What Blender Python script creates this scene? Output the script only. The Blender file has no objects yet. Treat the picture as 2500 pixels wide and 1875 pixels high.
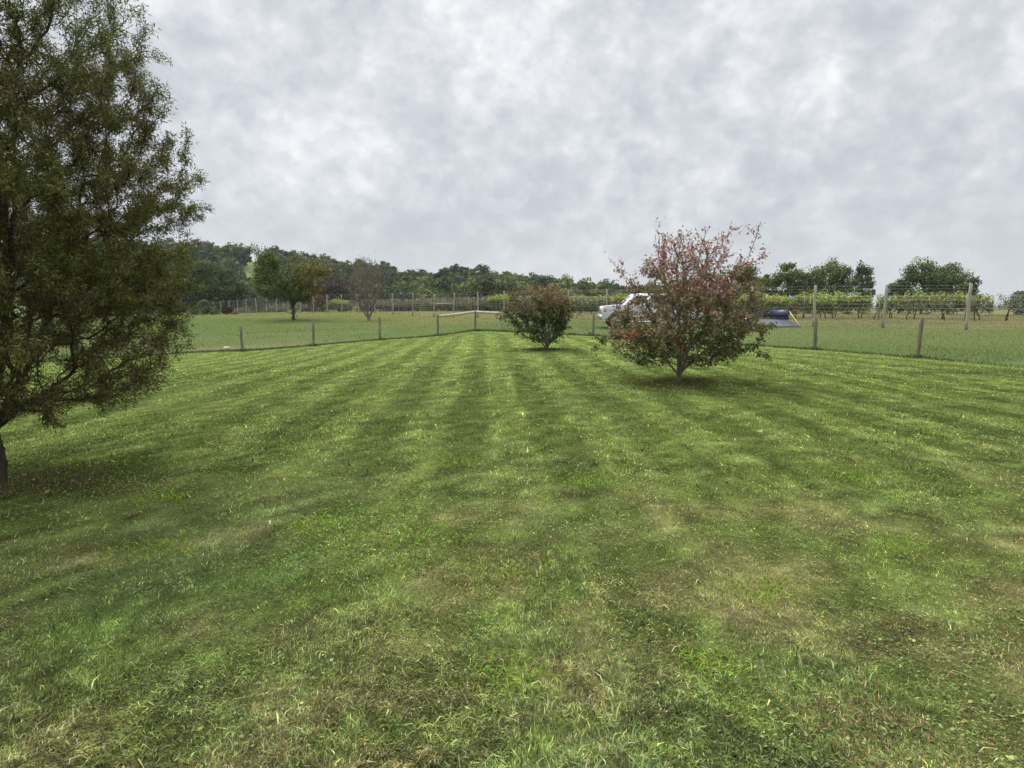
import bpy, math
import numpy as np
from mathutils import Vector
R = math.radians
rng = np.random.default_rng(7)
scene = bpy.context.scene
COL = scene.collection

# ------------------------------------------------------------------ camera, sky, sun, exposure
F = 1500.0                      # focal length in photo pixels (2500 wide)
CXP, CYP, HOR = 1250.0, 937.5, 740.0
PITCH = math.atan((CYP - HOR) / F)
EYE = 1.65
cam = bpy.data.cameras.new('camera')
cam.sensor_width = 36.0
cam.lens = 36.0 * F / 2500.0
cam.clip_start = 0.05
cam.clip_end = 6000
camo = bpy.data.objects.new('camera', cam)
COL.objects.link(camo)
camo.location = (0, 0, EYE)
camo.rotation_euler = (math.pi / 2 - PITCH, 0, 0)
scene.camera = camo

SUN_EL, SUN_AZ = 52.0, -38.0    # azimuth measured from +Y (view direction), negative = left
world = bpy.data.worlds.new('World')
scene.world = world
world.use_nodes = True
wn, wl = world.node_tree.nodes, world.node_tree.links
wn.clear()


def wnode(t, **k):
    n = wn.new(t)
    for a, b in k.items():
        setattr(n, a, b)
    return n


def ramp(nodes, stops, interp='LINEAR'):
    n = nodes.new('ShaderNodeValToRGB')
    n.color_ramp.interpolation = interp
    while len(n.color_ramp.elements) < len(stops):
        n.color_ramp.elements.new(0.5)
    for e, (p, c) in zip(n.color_ramp.elements, stops):
        e.position = p
        e.color = (c[0], c[1], c[2], 1)
    return n


def build_world():
    out = wnode('ShaderNodeOutputWorld')
    bg = wnode('ShaderNodeBackground')
    tc = wnode('ShaderNodeTexCoord')
    sep = wnode('ShaderNodeSeparateXYZ')
    wl.new(tc.outputs['Generated'], sep.inputs[0])
    # cloud deck: project the view direction on a flat layer
    zz = wnode('ShaderNodeMath', operation='MAXIMUM'); wl.new(sep.outputs['Z'], zz.inputs[0]); zz.inputs[1].default_value = 0.0
    za = wnode('ShaderNodeMath', operation='ADD'); wl.new(zz.outputs[0], za.inputs[0]); za.inputs[1].default_value = 0.80
    dx = wnode('ShaderNodeMath', operation='DIVIDE'); wl.new(sep.outputs['X'], dx.inputs[0]); wl.new(za.outputs[0], dx.inputs[1])
    dy = wnode('ShaderNodeMath', operation='DIVIDE'); wl.new(sep.outputs['Y'], dy.inputs[0]); wl.new(za.outputs[0], dy.inputs[1])
    cb = wnode('ShaderNodeCombineXYZ'); wl.new(dx.outputs[0], cb.inputs[0]); wl.new(dy.outputs[0], cb.inputs[1])

    def noise(scale, detail, rough, off, dist=0.0, sc=(1, 1, 1)):
        mp = wnode('ShaderNodeMapping'); mp.inputs['Location'].default_value = off
        mp.inputs['Scale'].default_value = sc
        wl.new(tc.outputs['Generated'], mp.inputs[0])
        n = wnode('ShaderNodeTexNoise'); n.inputs['Scale'].default_value = scale
        n.inputs['Detail'].default_value = detail; n.inputs['Roughness'].default_value = rough
        n.inputs['Distortion'].default_value = dist
        wl.new(mp.outputs[0], n.inputs['Vector'])
        return n.outputs[0]
    a = noise(3.4, 3, 0.5, (3.1, 1.7, 0), 0.2, (1.0, 1, 1.5))
    b = noise(12.5, 6, 0.58, (0.4, 5.2, 0), 0.3, (1.0, 1, 1.25))
    c = noise(30.0, 4, 0.55, (7.7, 2.2, 0), 0.2, (1.0, 1, 1.2))
    m1 = wnode('ShaderNodeMath', operation='MULTIPLY'); wl.new(a, m1.inputs[0]); m1.inputs[1].default_value = 0.36
    m2 = wnode('ShaderNodeMath', operation='MULTIPLY_ADD'); wl.new(b, m2.inputs[0]); m2.inputs[1].default_value = 0.40; wl.new(m1.outputs[0], m2.inputs[2])
    m3 = wnode('ShaderNodeMath', operation='MULTIPLY_ADD'); wl.new(c, m3.inputs[0]); m3.inputs[1].default_value = 0.24; wl.new(m2.outputs[0], m3.inputs[2])
    # brighter, whiter overhead
    el = wnode('ShaderNodeMath', operation='MULTIPLY_ADD'); wl.new(zz.outputs[0], el.inputs[0]); el.inputs[1].default_value = 0.20; wl.new(m3.outputs[0], el.inputs[2])
    cr = ramp(wn, [(0.40, (.45, .475, .515)), (0.475, (.495, .52, .555)), (0.54, (.57, .592, .62)), (0.61, (.67, .685, .705)), (0.70, (.84, .842, .845))])
    wl.new(el.outputs[0], cr.inputs[0])
    # band near the horizon evens out
    hz = ramp(wn, [(0.0, (1, 1, 1)), (0.17, (0, 0, 0))], 'EASE')
    wl.new(zz.outputs[0], hz.inputs[0])
    hf = wnode('ShaderNodeMath', operation='MULTIPLY'); wl.new(hz.outputs[0], hf.inputs[0]); hf.inputs[1].default_value = 0.6
    mx = wnode('ShaderNodeMix', data_type='RGBA'); wl.new(hf.outputs[0], mx.inputs[0]); wl.new(cr.outputs[0], mx.inputs[6]); mx.inputs[7].default_value = (.57, .59, .615, 1)
    # an overcast sky is brightest towards the zenith
    up = ramp(wn, [(0.0, (1, 1, 1)), (0.42, (1.0, 1.0, 1.0)), (1.0, (1, 1, 1))])
    mr = wnode('ShaderNodeMapRange'); wl.new(zz.outputs[0], mr.inputs[0])
    mr.inputs['From Min'].default_value = 0.46; mr.inputs['From Max'].default_value = 0.95
    mr.inputs['To Min'].default_value = 1.0; mr.inputs['To Max'].default_value = 3.2
    wn.remove(up)
    sc = wnode('ShaderNodeVectorMath', operation='SCALE'); wl.new(mx.outputs[2], sc.inputs[0]); wl.new(mr.outputs[0], sc.inputs['Scale'])
    sky = wnode('ShaderNodeTexSky'); sky.sky_type = 'NISHITA'; sky.sun_disc = False
    sky.sun_elevation = R(SUN_EL); sky.sun_rotation = R(SUN_AZ)
    s2 = wnode('ShaderNodeVectorMath', operation='SCALE'); wl.new(sky.outputs[0], s2.inputs[0]); s2.inputs['Scale'].default_value = 0.09
    fm = wnode('ShaderNodeMix', data_type='RGBA'); fm.inputs[0].default_value = 0.93
    wl.new(s2.outputs[0], fm.inputs[6]); wl.new(sc.outputs[0], fm.inputs[7])
    wl.new(fm.outputs[2], bg.inputs[0]); bg.inputs[1].default_value = 1.0
    wl.new(bg.outputs[0], out.inputs[0])


build_world()
sun = bpy.data.lights.new('sun', 'SUN')
sun.energy = 2.6
sun.angle = R(22)
sun.color = (1.0, .96, .9)
suno = bpy.data.objects.new('sun', sun)
COL.objects.link(suno)
sd = Vector((math.sin(R(SUN_AZ)) * math.cos(R(SUN_EL)), math.cos(R(SUN_AZ)) * math.cos(R(SUN_EL)), math.sin(R(SUN_EL))))
suno.rotation_euler = sd.to_track_quat('Z', 'Y').to_euler()
suno.location = (0, 0, 30)
scene.view_settings.view_transform = 'Standard'
scene.view_settings.look = 'None'
scene.view_settings.exposure = 0.28
scene.view_settings.gamma = 1.0

# ------------------------------------------------------------------ helpers


def ray(px, py):
    u = (px - CXP) / F
    v = -(py - CYP) / F
    c, s = math.cos(PITCH), math.sin(PITCH)
    return np.array([u, c + v * s, -s + v * c])


def P(px, py, Y):
    d = ray(px, py)
    t = Y / d[1]
    return np.array([d[0] * t, Y, EYE + d[2] * t])


def XatY(px, Y):
    return P(px, 780, Y)[0]


def tag(o, label=None, cat=None, group=None, kind=None):
    if label: o['label'] = label
    if cat: o['category'] = cat
    if group: o['group'] = group
    if kind: o['kind'] = kind
    return o


def empty(name, loc, rz=0.0):
    o = bpy.data.objects.new(name, None)
    o.empty_display_size = 0.2
    COL.objects.link(o)
    o.location = loc
    o.rotation_euler = (0, 0, rz)
    return o


def mesh(name, V, faces, mat, parent=None, col=None, smooth=False, uvtag=None):
    """V (n,3); faces: list of int arrays (m,k)"""
    V = np.asarray(V, dtype=np.float32)
    me = bpy.data.meshes.new(name)
    me.vertices.add(len(V))
    me.vertices.foreach_set('co', V.ravel())
    faces = [np.asarray(f, dtype=np.int32) for f in faces if len(f)]
    nl = sum(f.size for f in faces)
    npoly = sum(len(f) for f in faces)
    me.loops.add(nl)
    me.polygons.add(npoly)
    me.loops.foreach_set('vertex_index', np.concatenate([f.ravel() for f in faces]))
    tot = np.concatenate([np.full(len(f), f.shape[1], dtype=np.int32) for f in faces])
    st = np.concatenate([[0], np.cumsum(tot)[:-1]]).astype(np.int32)
    me.polygons.foreach_set('loop_start', st)
    me.polygons.foreach_set('loop_total', tot)
    if smooth:
        me.polygons.foreach_set('use_smooth', np.ones(npoly, dtype=bool))
    me.update(calc_edges=True)
    if col is not None:
        a = me.color_attributes.new('Col', 'FLOAT_COLOR', 'POINT')
        c = np.ones((len(V), 4), dtype=np.float32)
        c[:, :3] = col
        a.data.foreach_set('color', c.ravel())
    me.materials.append(mat)
    o = bpy.data.objects.new(name, me)
    COL.objects.link(o)
    if parent is not None:
        o.parent = parent
    return o


class MB:
    def __init__(s):
        s.V = []; s.F = {}; s.n = 0

    def add(s, V, F):
        V = np.asarray(V, float)
        s.V.append(V)
        for f in F:
            s.F.setdefault(len(f), []).append([i + s.n for i in f])
        s.n += len(V)

    def box(s, c, d, bev=0.0):
        cx, cy, cz = c; x, y, z = d[0] / 2, d[1] / 2, d[2] / 2
        if bev <= 0:
            v = [(cx + i * x, cy + j * y, cz + k * z) for i in (-1, 1) for j in (-1, 1) for k in (-1, 1)]
            s.add(v, [(0, 1, 3, 2), (4, 6, 7, 5), (0, 4, 5, 1), (2, 3, 7, 6), (0, 2, 6, 4), (1, 5, 7, 3)])
        else:
            b = bev
            ring = [(-x + b, -y), (x - b, -y), (x, -y + b), (x, y - b), (x - b, y), (-x + b, y), (-x, y - b), (-x, -y + b)]
            ins = [(p * (x - b) / x, q * (y - b) / y) for p, q in ring]
            v = []
            for (r_, zz) in ((ins, -z), (ring, -z + b), (ring, z - b), (ins, z)):
                v += [(cx + p, cy + q, cz + zz) for p, q in r_]
            f = [tuple(range(7, -1, -1)), tuple(range(24, 32))]
            for l in range(3):
                for i in range(8):
                    j = (i + 1) % 8
                    f.append((l * 8 + i, l * 8 + j, l * 8 + 8 + j, l * 8 + 8 + i))
            s.add(v, f)

    def tube(s, pts, rad, n=8, cap=True, wob=0.0, r=None):
        pts = np.asarray(pts, float)
        rad = np.broadcast_to(np.asarray(rad, float), (len(pts),))
        T = np.gradient(pts, axis=0)
        T /= np.linalg.norm(T, axis=1)[:, None] + 1e-9
        ref = np.array([0, 0, 1.0]) if abs(T[0][2]) < .9 else np.array([1.0, 0, 0])
        A = np.cross(T, ref); A /= np.linalg.norm(A, axis=1)[:, None] + 1e-9
        B = np.cross(T, A)
        th = np.arange(n) / n * 2 * math.pi
        rr = rad[:, None] * (1 + (wob * (r.random((len(pts), n)) - .5) if wob else 0) * np.ones((len(pts), n)))
        V = pts[:, None, :] + rr[:, :, None] * (np.cos(th)[None, :, None] * A[:, None, :] + np.sin(th)[None, :, None] * B[:, None, :])
        f = []
        for i in range(len(pts) - 1):
            for k in range(n):
                m = (k + 1) % n
                f.append((i * n + k, i * n + m, (i + 1) * n + m, (i + 1) * n + k))
        if cap:
            f.append(tuple(range(n - 1, -1, -1)))
            f.append(tuple((len(pts) - 1) * n + k for k in range(n)))
        s.add(V.reshape(-1, 3), f)

    def prism(s, poly, y0, y1):
        """poly in x,z extruded along y"""
        n = len(poly)
        v = [(x, y0, z) for x, z in poly] + [(x, y1, z) for x, z in poly]
        f = [tuple(range(n)), tuple(range(2 * n - 1, n - 1, -1))]
        for i in range(n):
            j = (i + 1) % n
            f.append((i, i + n, j + n, j))
        s.add(v, f)

    def build(s, name, mat, parent=None, col=None, smooth=False):
        V = np.concatenate(s.V)
        return mesh(name, V, [np.array(f) for f in s.F.values()], mat, parent, col, smooth)


# numpy value noise
_tab = np.random.default_rng(11).random((256, 256))


def vnoise(x, y, scale, seed=0):
    x = np.asarray(x, float) / scale + seed * 17.31
    y = np.asarray(y, float) / scale + seed * 9.73
    xi = np.floor(x).astype(int); yi = np.floor(y).astype(int)
    fx = x - xi; fy = y - yi
    fx = fx * fx * (3 - 2 * fx); fy = fy * fy * (3 - 2 * fy)
    a = _tab[xi & 255, yi & 255]; b = _tab[(xi + 1) & 255, yi & 255]
    c = _tab[xi & 255, (yi + 1) & 255]; d = _tab[(xi + 1) & 255, (yi + 1) & 255]
    return (a * (1 - fx) + b * fx) * (1 - fy) + (c * (1 - fx) + d * fx) * fy


def fbm(x, y, scale, seed=0, oct=4):
    t = 0; w = 0; am = 1.0
    for o in range(oct):
        t = t + am * vnoise(x, y, scale / 2 ** o, seed + o * 3.7)
        w += am; am *= 0.55
    return t / w


def sstep(a, b, x):
    t = np.clip((np.asarray(x, float) - a) / (b - a), 0, 1)
    return t * t * (3 - 2 * t)


# ------------------------------------------------------------------ materials
def newmat(name):
    m = bpy.data.materials.new(name)
    m.use_nodes = True
    nt = m.node_tree
    return m, nt.nodes, nt.links, nt.nodes['Principled BSDF'], nt.nodes['Material Output']


def leaf_mat(name, trans=0.3, rough=0.55, spec=0.3):
    m, n, l, b, out = newmat(name)
    at = n.new('ShaderNodeAttribute'); at.attribute_name = 'Col'
    l.new(at.outputs['Color'], b.inputs['Base Color'])
    b.inputs['Roughness'].default_value = rough
    b.inputs['Specular IOR Level'].default_value = spec
    tr = n.new('ShaderNodeBsdfTranslucent')
    l.new(at.outputs['Color'], tr.inputs['Color'])
    mx = n.new('ShaderNodeMixShader'); mx.inputs[0].default_value = trans
    l.new(b.outputs[0], mx.inputs[1]); l.new(tr.outputs[0], mx.inputs[2])
    l.new(mx.outputs[0], out.inputs[0])
    return m


def wood_mat(name, c1, c2, scale=12.0, rough=.9, stretch=.15, bump=.5, c3=None):
    m, n, l, b, out = newmat(name)
    tc = n.new('ShaderNodeTexCoord')
    mp = n.new('ShaderNodeMapping'); mp.inputs['Scale'].default_value = (1, 1, stretch)
    l.new(tc.outputs['Object'], mp.inputs[0])
    no = n.new('ShaderNodeTexNoise'); no.inputs['Scale'].default_value = scale; no.inputs['Detail'].default_value = 6
    no.inputs['Roughness'].default_value = .65
    l.new(mp.outputs[0], no.inputs['Vector'])
    r = ramp(n, [(0.3, c1), (0.7, c2)] if c3 is None else [(0.28, c1), (0.5, c2), (0.72, c3)])
    l.new(no.outputs[0], r.inputs[0])
    l.new(r.outputs[0], b.inputs['Base Color'])
    b.inputs['Roughness'].default_value = rough
    b.inputs['Specular IOR Level'].default_value = .2
    bp = n.new('ShaderNodeBump'); bp.inputs['Strength'].default_value = bump; bp.inputs['Distance'].default_value = .02
    l.new(no.outputs[0], bp.inputs['Height']); l.new(bp.outputs[0], b.inputs['Normal'])
    return m


def plain_mat(name, c, rough=.5, metal=0.0, var=.12, scale=6.0, coat=0.0):
    m, n, l, b, out = newmat(name)
    tc = n.new('ShaderNodeTexCoord')
    no = n.new('ShaderNodeTexNoise'); no.inputs['Scale'].default_value = scale; no.inputs['Detail'].default_value = 4
    l.new(tc.outputs['Object'], no.inputs['Vector'])
    r = ramp(n, [(0.3, [x * (1 - var) for x in c]), (0.7, [min(1, x * (1 + var)) for x in c])])
    l.new(no.outputs[0], r.inputs[0]); l.new(r.outputs[0], b.inputs['Base Color'])
    b.inputs['Roughness'].default_value = rough
    b.inputs['Metallic'].default_value = metal
    b.inputs['Coat Weight'].default_value = coat
    return m


def ground_mat(name, amp=.35, fine=1.0, bump=.5, fleck=.5):
    """vertex colour of the turf, broken up by several procedural noises"""
    m, n, l, b, out = newmat(name)
    at = n.new('ShaderNodeAttribute'); at.attribute_name = 'Col'
    tc = n.new('ShaderNodeTexCoord')
    facs = []
    for sc, de, ro, w in ((1.3, 5, .6, .08), (9.0 * fine, 5, .7, .5), (55.0 * fine, 4, .75, .55)):
        no = n.new('ShaderNodeTexNoise'); no.inputs['Scale'].default_value = sc
        no.inputs['Detail'].default_value = de; no.inputs['Roughness'].default_value = ro
        l.new(tc.outputs['Object'], no.inputs['Vector'])
        s = n.new('ShaderNodeMath'); s.operation = 'SUBTRACT'; l.new(no.outputs[0], s.inputs[0]); s.inputs[1].default_value = .5
        k = n.new('ShaderNodeMath'); k.operation = 'MULTIPLY'; l.new(s.outputs[0], k.inputs[0]); k.inputs[1].default_value = w * amp * 6
        facs.append((k, no))
    a1 = n.new('ShaderNodeMath'); a1.operation = 'ADD'; l.new(facs[0][0].outputs[0], a1.inputs[0]); l.new(facs[1][0].outputs[0], a1.inputs[1])
    a2 = n.new('ShaderNodeMath'); a2.operation = 'ADD'; l.new(a1.outputs[0], a2.inputs[0]); l.new(facs[2][0].outputs[0], a2.inputs[1])
    a3 = n.new('ShaderNodeMath'); a3.operation = 'ADD'; l.new(a2.outputs[0], a3.inputs[0]); a3.inputs[1].default_value = 1.0
    cl = n.new('ShaderNodeClamp'); l.new(a3.outputs[0], cl.inputs[0]); cl.inputs['Min'].default_value = .35; cl.inputs['Max'].default_value = 1.9
    vs = n.new('ShaderNodeVectorMath'); vs.operation = 'SCALE'; l.new(at.outputs['Color'], vs.inputs[0]); l.new(cl.outputs[0], vs.inputs['Scale'])
    # small straw coloured flecks
    ns = n.new('ShaderNodeTexNoise'); ns.inputs['Scale'].default_value = 23.0 * fine; ns.inputs['Detail'].default_value = 3
    l.new(tc.outputs['Object'], ns.inputs['Vector'])
    rs = ramp(n, [(0.56, (0, 0, 0)), (0.74, (fleck, fleck, fleck))]); l.new(ns.outputs[0], rs.inputs[0])
    mx = n.new('ShaderNodeMix'); mx.data_type = 'RGBA'; l.new(rs.outputs[0], mx.inputs[0]); l.new(vs.outputs[0], mx.inputs[6]); mx.inputs[7].default_value = (.20, .19, .085, 1)
    l.new(mx.outputs[2], b.inputs['Base Color'])
    b.inputs['Roughness'].default_value = .95
    b.inputs['Specular IOR Level'].default_value = .0
    bp = n.new('ShaderNodeBump'); bp.inputs['Strength'].default_value = bump; bp.inputs['Distance'].default_value = .05
    l.new(a2.outputs[0], bp.inputs['Height']); l.new(bp.outputs[0], b.inputs['Normal'])
    return m


M_leaf = leaf_mat('foliage', .3, .6, .12)
M_farleaf = leaf_mat('far_foliage', .12, .9, .0)
M_grass = leaf_mat('grass_blades', .35, .8, .02)
M_lawn = ground_mat('lawn_turf', .48, 1.0, .4, .2)
M_field = ground_mat('field_turf', .26, 1.6, .4, .2)
M_bark = wood_mat('bark_dark', (.035, .028, .02), (.10, .08, .06), 9, .95, .3)
M_bark2 = wood_mat('bark_grey', (.09, .075, .06), (.22, .19, .155), 14, .95, .35)
M_farbark = wood_mat('bark_far', (.05, .045, .035), (.12, .10, .08), 3, .95, .3)
M_twig = wood_mat('twig_grey', (.10, .085, .075), (.20, .175, .155), 6, .95, .4)
M_post = wood_mat('post_weathered', (.075, .07, .045), (.16, .148, .10), 16, .92, .12, .6, (.27, .255, .19))
M_postg = wood_mat('post_pale', (.22, .205, .165), (.36, .335, .28), 12, .92, .1, .4)
M_rail = wood_mat('rail_peeled', (.24, .225, .15), (.42, .39, .29), 10, .9, .8, .5, (.52, .49, .38))
M_wire = plain_mat('galvanised_wire', (.42, .42, .41), .5, .6)
M_wired = plain_mat('dark_wire', (.16, .16, .16), .6, .3)

# ------------------------------------------------------------------ terrain
SHORT = [(592, 797, 859, 29.0), (766, 785, 845, 30.0), (928, 774, 831, 31.6), (1070, 768, 821, 34.0),
         (1161, 757, 808, 35.3), (1225, 763, 810, 34.6), (1448, 762, 821, 30.5), (1988, 772, 855, 21.7), (2240, 776, 875, 18.2)]
DX = [350, 523, 652, 836, 1007, 1167, 1985, 2361, 2600]
DH = [20, 27, 35, 46, 56, 63, 99, 112, 120]
DTOP = [741, 737, 728, 717, 715, 712, 697, 694, 692]
DBX = [350, 523, 582, 652, 766, 836, 960, 1007, 1106, 1231, 1480, 1985, 2157, 2361, 2600]
DB = [764, 764, 766, 763, 764, 763, 767.5, 770, 774, 778, 786, 797, 800, 806, 811]


def deerY(px): return F * 2.4 / np.interp(px, DX, DH)
def rowY(px): return F * 2.0 / np.interp(px, [350, 560, 800, 1100, 1985, 2361, 2600], [17, 22, 28, 34, 57, 65, 70])


ctrl = []
for px, t, b, Y in SHORT:
    ctrl.append(P(px, b, Y))
for px in (350, 523, 652, 766, 836, 960, 1106, 1231, 1480, 1700, 1985, 2157, 2361, 2600):
    ctrl.append(P(px, np.interp(px, DBX, DB), deerY(px)))
ctrl += [P(717, 781, 62), P(900, 783, 60), P(1656, 935, 12.7), P(1335, 855, 21.5), P(552, 851, 29.6), P(500, 772, 80)]
ctrl += [np.array(p, float) for p in ((0, 0, 0), (-5, 0, 0), (6, 0, 0), (0, 6, 0), (-4.6, 5.5, 0), (5, 8, 0), (-6, 12, 0), (0, 15, 0), (8, 14, 0),
                                      (14, 8, 0), (-12, 4, -.05), (-14, 14, -.35), (0, 25, 0), (-18, 27, -.8), (-30, 24, -1.2), (-30, 5, -.5), (25, 5, 0), (0, -15, 0),
                                      (25, 20, .1), (45, 40, .35), (-35, 50, -.9), (20, 60, .3), (40, 90, .2), (-10, 100, .3), (-60, 170, -1.5), (0, 160, -.5), (60, 130, -.3),
                                      (-80, 90, -2), (90, 60, 0), (-80, 20, -2.5), (90, 0, 0))]
ctrl = np.array(ctrl)


def _tps_fit(c, lam=0.02):
    n = len(c)
    d = np.linalg.norm(c[:, None, :2] - c[None, :, :2], axis=2)
    K = np.where(d > 0, d * d * np.log(d + 1e-9), 0) + lam * np.eye(n) * n
    Q = np.c_[np.ones(n), c[:, :2]]
    A = np.block([[K, Q], [Q.T, np.zeros((3, 3))]])
    return np.linalg.solve(A, np.r_[c[:, 2], 0, 0, 0])


_w = _tps_fit(ctrl)
HRX = [200, 480, 560, 640, 700, 830, 1000, 1060, 1130, 1250, 1400, 1520, 1650, 1760, 1850]
HRZ = [26, 23.5, 22, 23.5, 19, 14.5, 9.5, 7.5, 11, 7.5, 3.0, 2.0, 1.2, -.5, -3]


def g(x, y):
    x = np.atleast_1d(np.asarray(x, float)); y = np.atleast_1d(np.asarray(y, float))
    sh = x.shape
    x = x.ravel(); y = y.ravel()
    out = np.empty(len(x))
    for i in range(0, len(x), 20000):
        xs = x[i:i + 20000]; ys = y[i:i + 20000]
        d = np.hypot(xs[:, None] - ctrl[None, :, 0], ys[:, None] - ctrl[None, :, 1])
        out[i:i + 20000] = (np.where(d > 1e-6, d * d * np.log(d + 1e-9), 0)) @ _w[:len(ctrl)] + _w[-3] + _w[-2] * xs + _w[-1] * ys
    r = np.hypot(x, y)
    w = sstep(110, 170, r)
    az = CXP + F * x / np.maximum(y, 40.0)
    hr = np.interp(az, HRX, HRZ)
    far = -3.0 * sstep(90, 190, r) + (hr + 3) * sstep(185, 345, y) + (fbm(x, y, 60, 5, 3) - .5) * 2.0 * sstep(180, 300, r)
    far = far - 12 * sstep(420, 900, y)
    far = np.where(y < 60, -2 * sstep(80, 200, r), far)
    out = out * (1 - w) + far * w
    return out.reshape(sh)


def g1(x, y): return float(g([x], [y])[0])


BX = np.array([-90, -40, -25, -18] + [P(s[0], s[2], s[3])[0] for s in SHORT[:6]] + [P(1448, 821, 30.5)[0], P(1988, 855, 21.7)[0], P(2240, 875, 18.2)[0], 13.4, 20, 30])
BY = np.array([10, 20, 24.5, 27.0] + [s[3] for s in SHORT[:6]] + [30.5, 21.7, 18.2, 14.6, -3, -30], float)


def yb(x): return np.interp(x, BX, BY)


FPOLY = np.c_[BX, BY]


def dist_poly(x, y, poly):
    x = np.asarray(x, float); y = np.asarray(y, float)
    best = np.full(x.shape, 1e9)
    for a, b in zip(poly[:-1], poly[1:]):
        d = b - a; L2 = d @ d
        t = np.clip(((x - a[0]) * d[0] + (y - a[1]) * d[1]) / L2, 0, 1)
        best = np.minimum(best, np.hypot(x - a[0] - t * d[0], y - a[1] - t * d[1]))
    return best


dpx = np.linspace(350, 2600, 40)
DPOLY = np.array([[XatY(p, deerY(p)), deerY(p)] for p in dpx])

G_BASE = np.array([.110, .146, .040])


def clumps(x, y):
    """tussock scale tone differences of the turf"""
    far = sstep(5, 13, y)
    a = vnoise(x, y, .045, 81) - .5; b = vnoise(x, y * .8, .11, 83) - .5; c = vnoise(x, y * 1.1, .28, 85) - .5
    e = vnoise(x, y * .4, .075, 87) - .5
    return np.exp(a * 1.3 * (1 - far) + b * .75 + c * .2 + e * 1.0 * far)



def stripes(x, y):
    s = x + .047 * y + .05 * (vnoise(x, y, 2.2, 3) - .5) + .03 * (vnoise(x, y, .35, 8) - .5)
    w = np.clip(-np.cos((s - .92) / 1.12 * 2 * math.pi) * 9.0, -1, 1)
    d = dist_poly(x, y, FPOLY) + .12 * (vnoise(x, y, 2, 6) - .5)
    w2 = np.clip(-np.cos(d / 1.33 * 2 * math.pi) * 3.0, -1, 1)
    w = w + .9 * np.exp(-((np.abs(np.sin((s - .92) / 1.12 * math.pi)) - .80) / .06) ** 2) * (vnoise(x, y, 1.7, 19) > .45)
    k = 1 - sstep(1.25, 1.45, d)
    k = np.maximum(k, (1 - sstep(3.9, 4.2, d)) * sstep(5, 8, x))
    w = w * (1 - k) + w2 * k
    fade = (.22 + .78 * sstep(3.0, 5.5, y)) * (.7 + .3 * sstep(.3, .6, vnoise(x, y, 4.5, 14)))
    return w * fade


BARE = [(-4.35, 5.5, .55), (3.43, 12.5, .9), (1.2, 21.3, .9)]


def lawn_col(x, y, blades=False):
    """turf colour: species patches, dry patches, painted shading of the mowing stripes"""
    n1 = fbm(x, y, 1.6, 1); n2 = fbm(x, y, .9, 2); n3 = fbm(x, y, 5.0, 4, 3); n4 = fbm(x, y, .45, 9, 2)
    c = np.tile(G_BASE, (len(x), 1))
    near = 1 - sstep(3.4, 6.0, y)
    n5 = vnoise(x, y, .16, 92) * .6 + vnoise(x, y, .07, 93) * .4
    blue = sstep(.48, .60, n1 * .6 + n5 * .4) * (.10 + .45 * near)
    c = c * (1 - blue[:, None]) + np.array([.112, .155, .062]) * blue[:, None]
    lush = sstep(.52, .60, n2 * .6 + n5 * .4) * (.06 + .5 * near)
    c = c * (1 - lush[:, None]) + np.array([.080, .135, .028]) * lush[:, None]
    dry = sstep(.47, .58, fbm(x, y, .55, 12) * .6 + n5 * .4) * .42 * near * (.4 + .6 * sstep(.35, .6, n4)) + .20 * sstep(.45, .7, n4) * near
    # the driest turf lies to the right of the near foreground
    dry = dry + .30 * np.exp(-(((x - .8) / 2.3) ** 2 + ((y - 4.0) / 1.3) ** 2)) * sstep(.3, .6, n4)
    dry = np.clip(dry, 0, .75)
    c = c * (1 - dry[:, None]) + np.array([.200, .165, .085]) * dry[:, None]
    yel = sstep(.45, .62, n3) * .18
    c = c * (1 - yel[:, None]) + np.array([.140, .175, .036]) * yel[:, None]
    c = c * clumps(x, y)[:, None]
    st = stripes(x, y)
    c = c * (1 + .155 * st[:, None] * np.array([1.15, 1.0, 1.0]))  # light and dark of grass bent by mowing, put into the colour
    for bx, by, br in BARE:
        k = np.exp(-(((x - bx) ** 2 + (y - by) ** 2) / br ** 2) ** 1.5) * .75
        c = c * (1 - k[:, None]) + np.array([.095, .078, .045]) * k[:, None]
    for bx, by, br in ((10.8, 14.3, 1.0),):
        k = np.exp(-(((x - bx) / 1.5) ** 2 + ((y - by) / .5) ** 2)) * .7
        c = c * (1 - k[:, None]) + np.array([.06, .075, .03]) * k[:, None]
    return c


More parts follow.
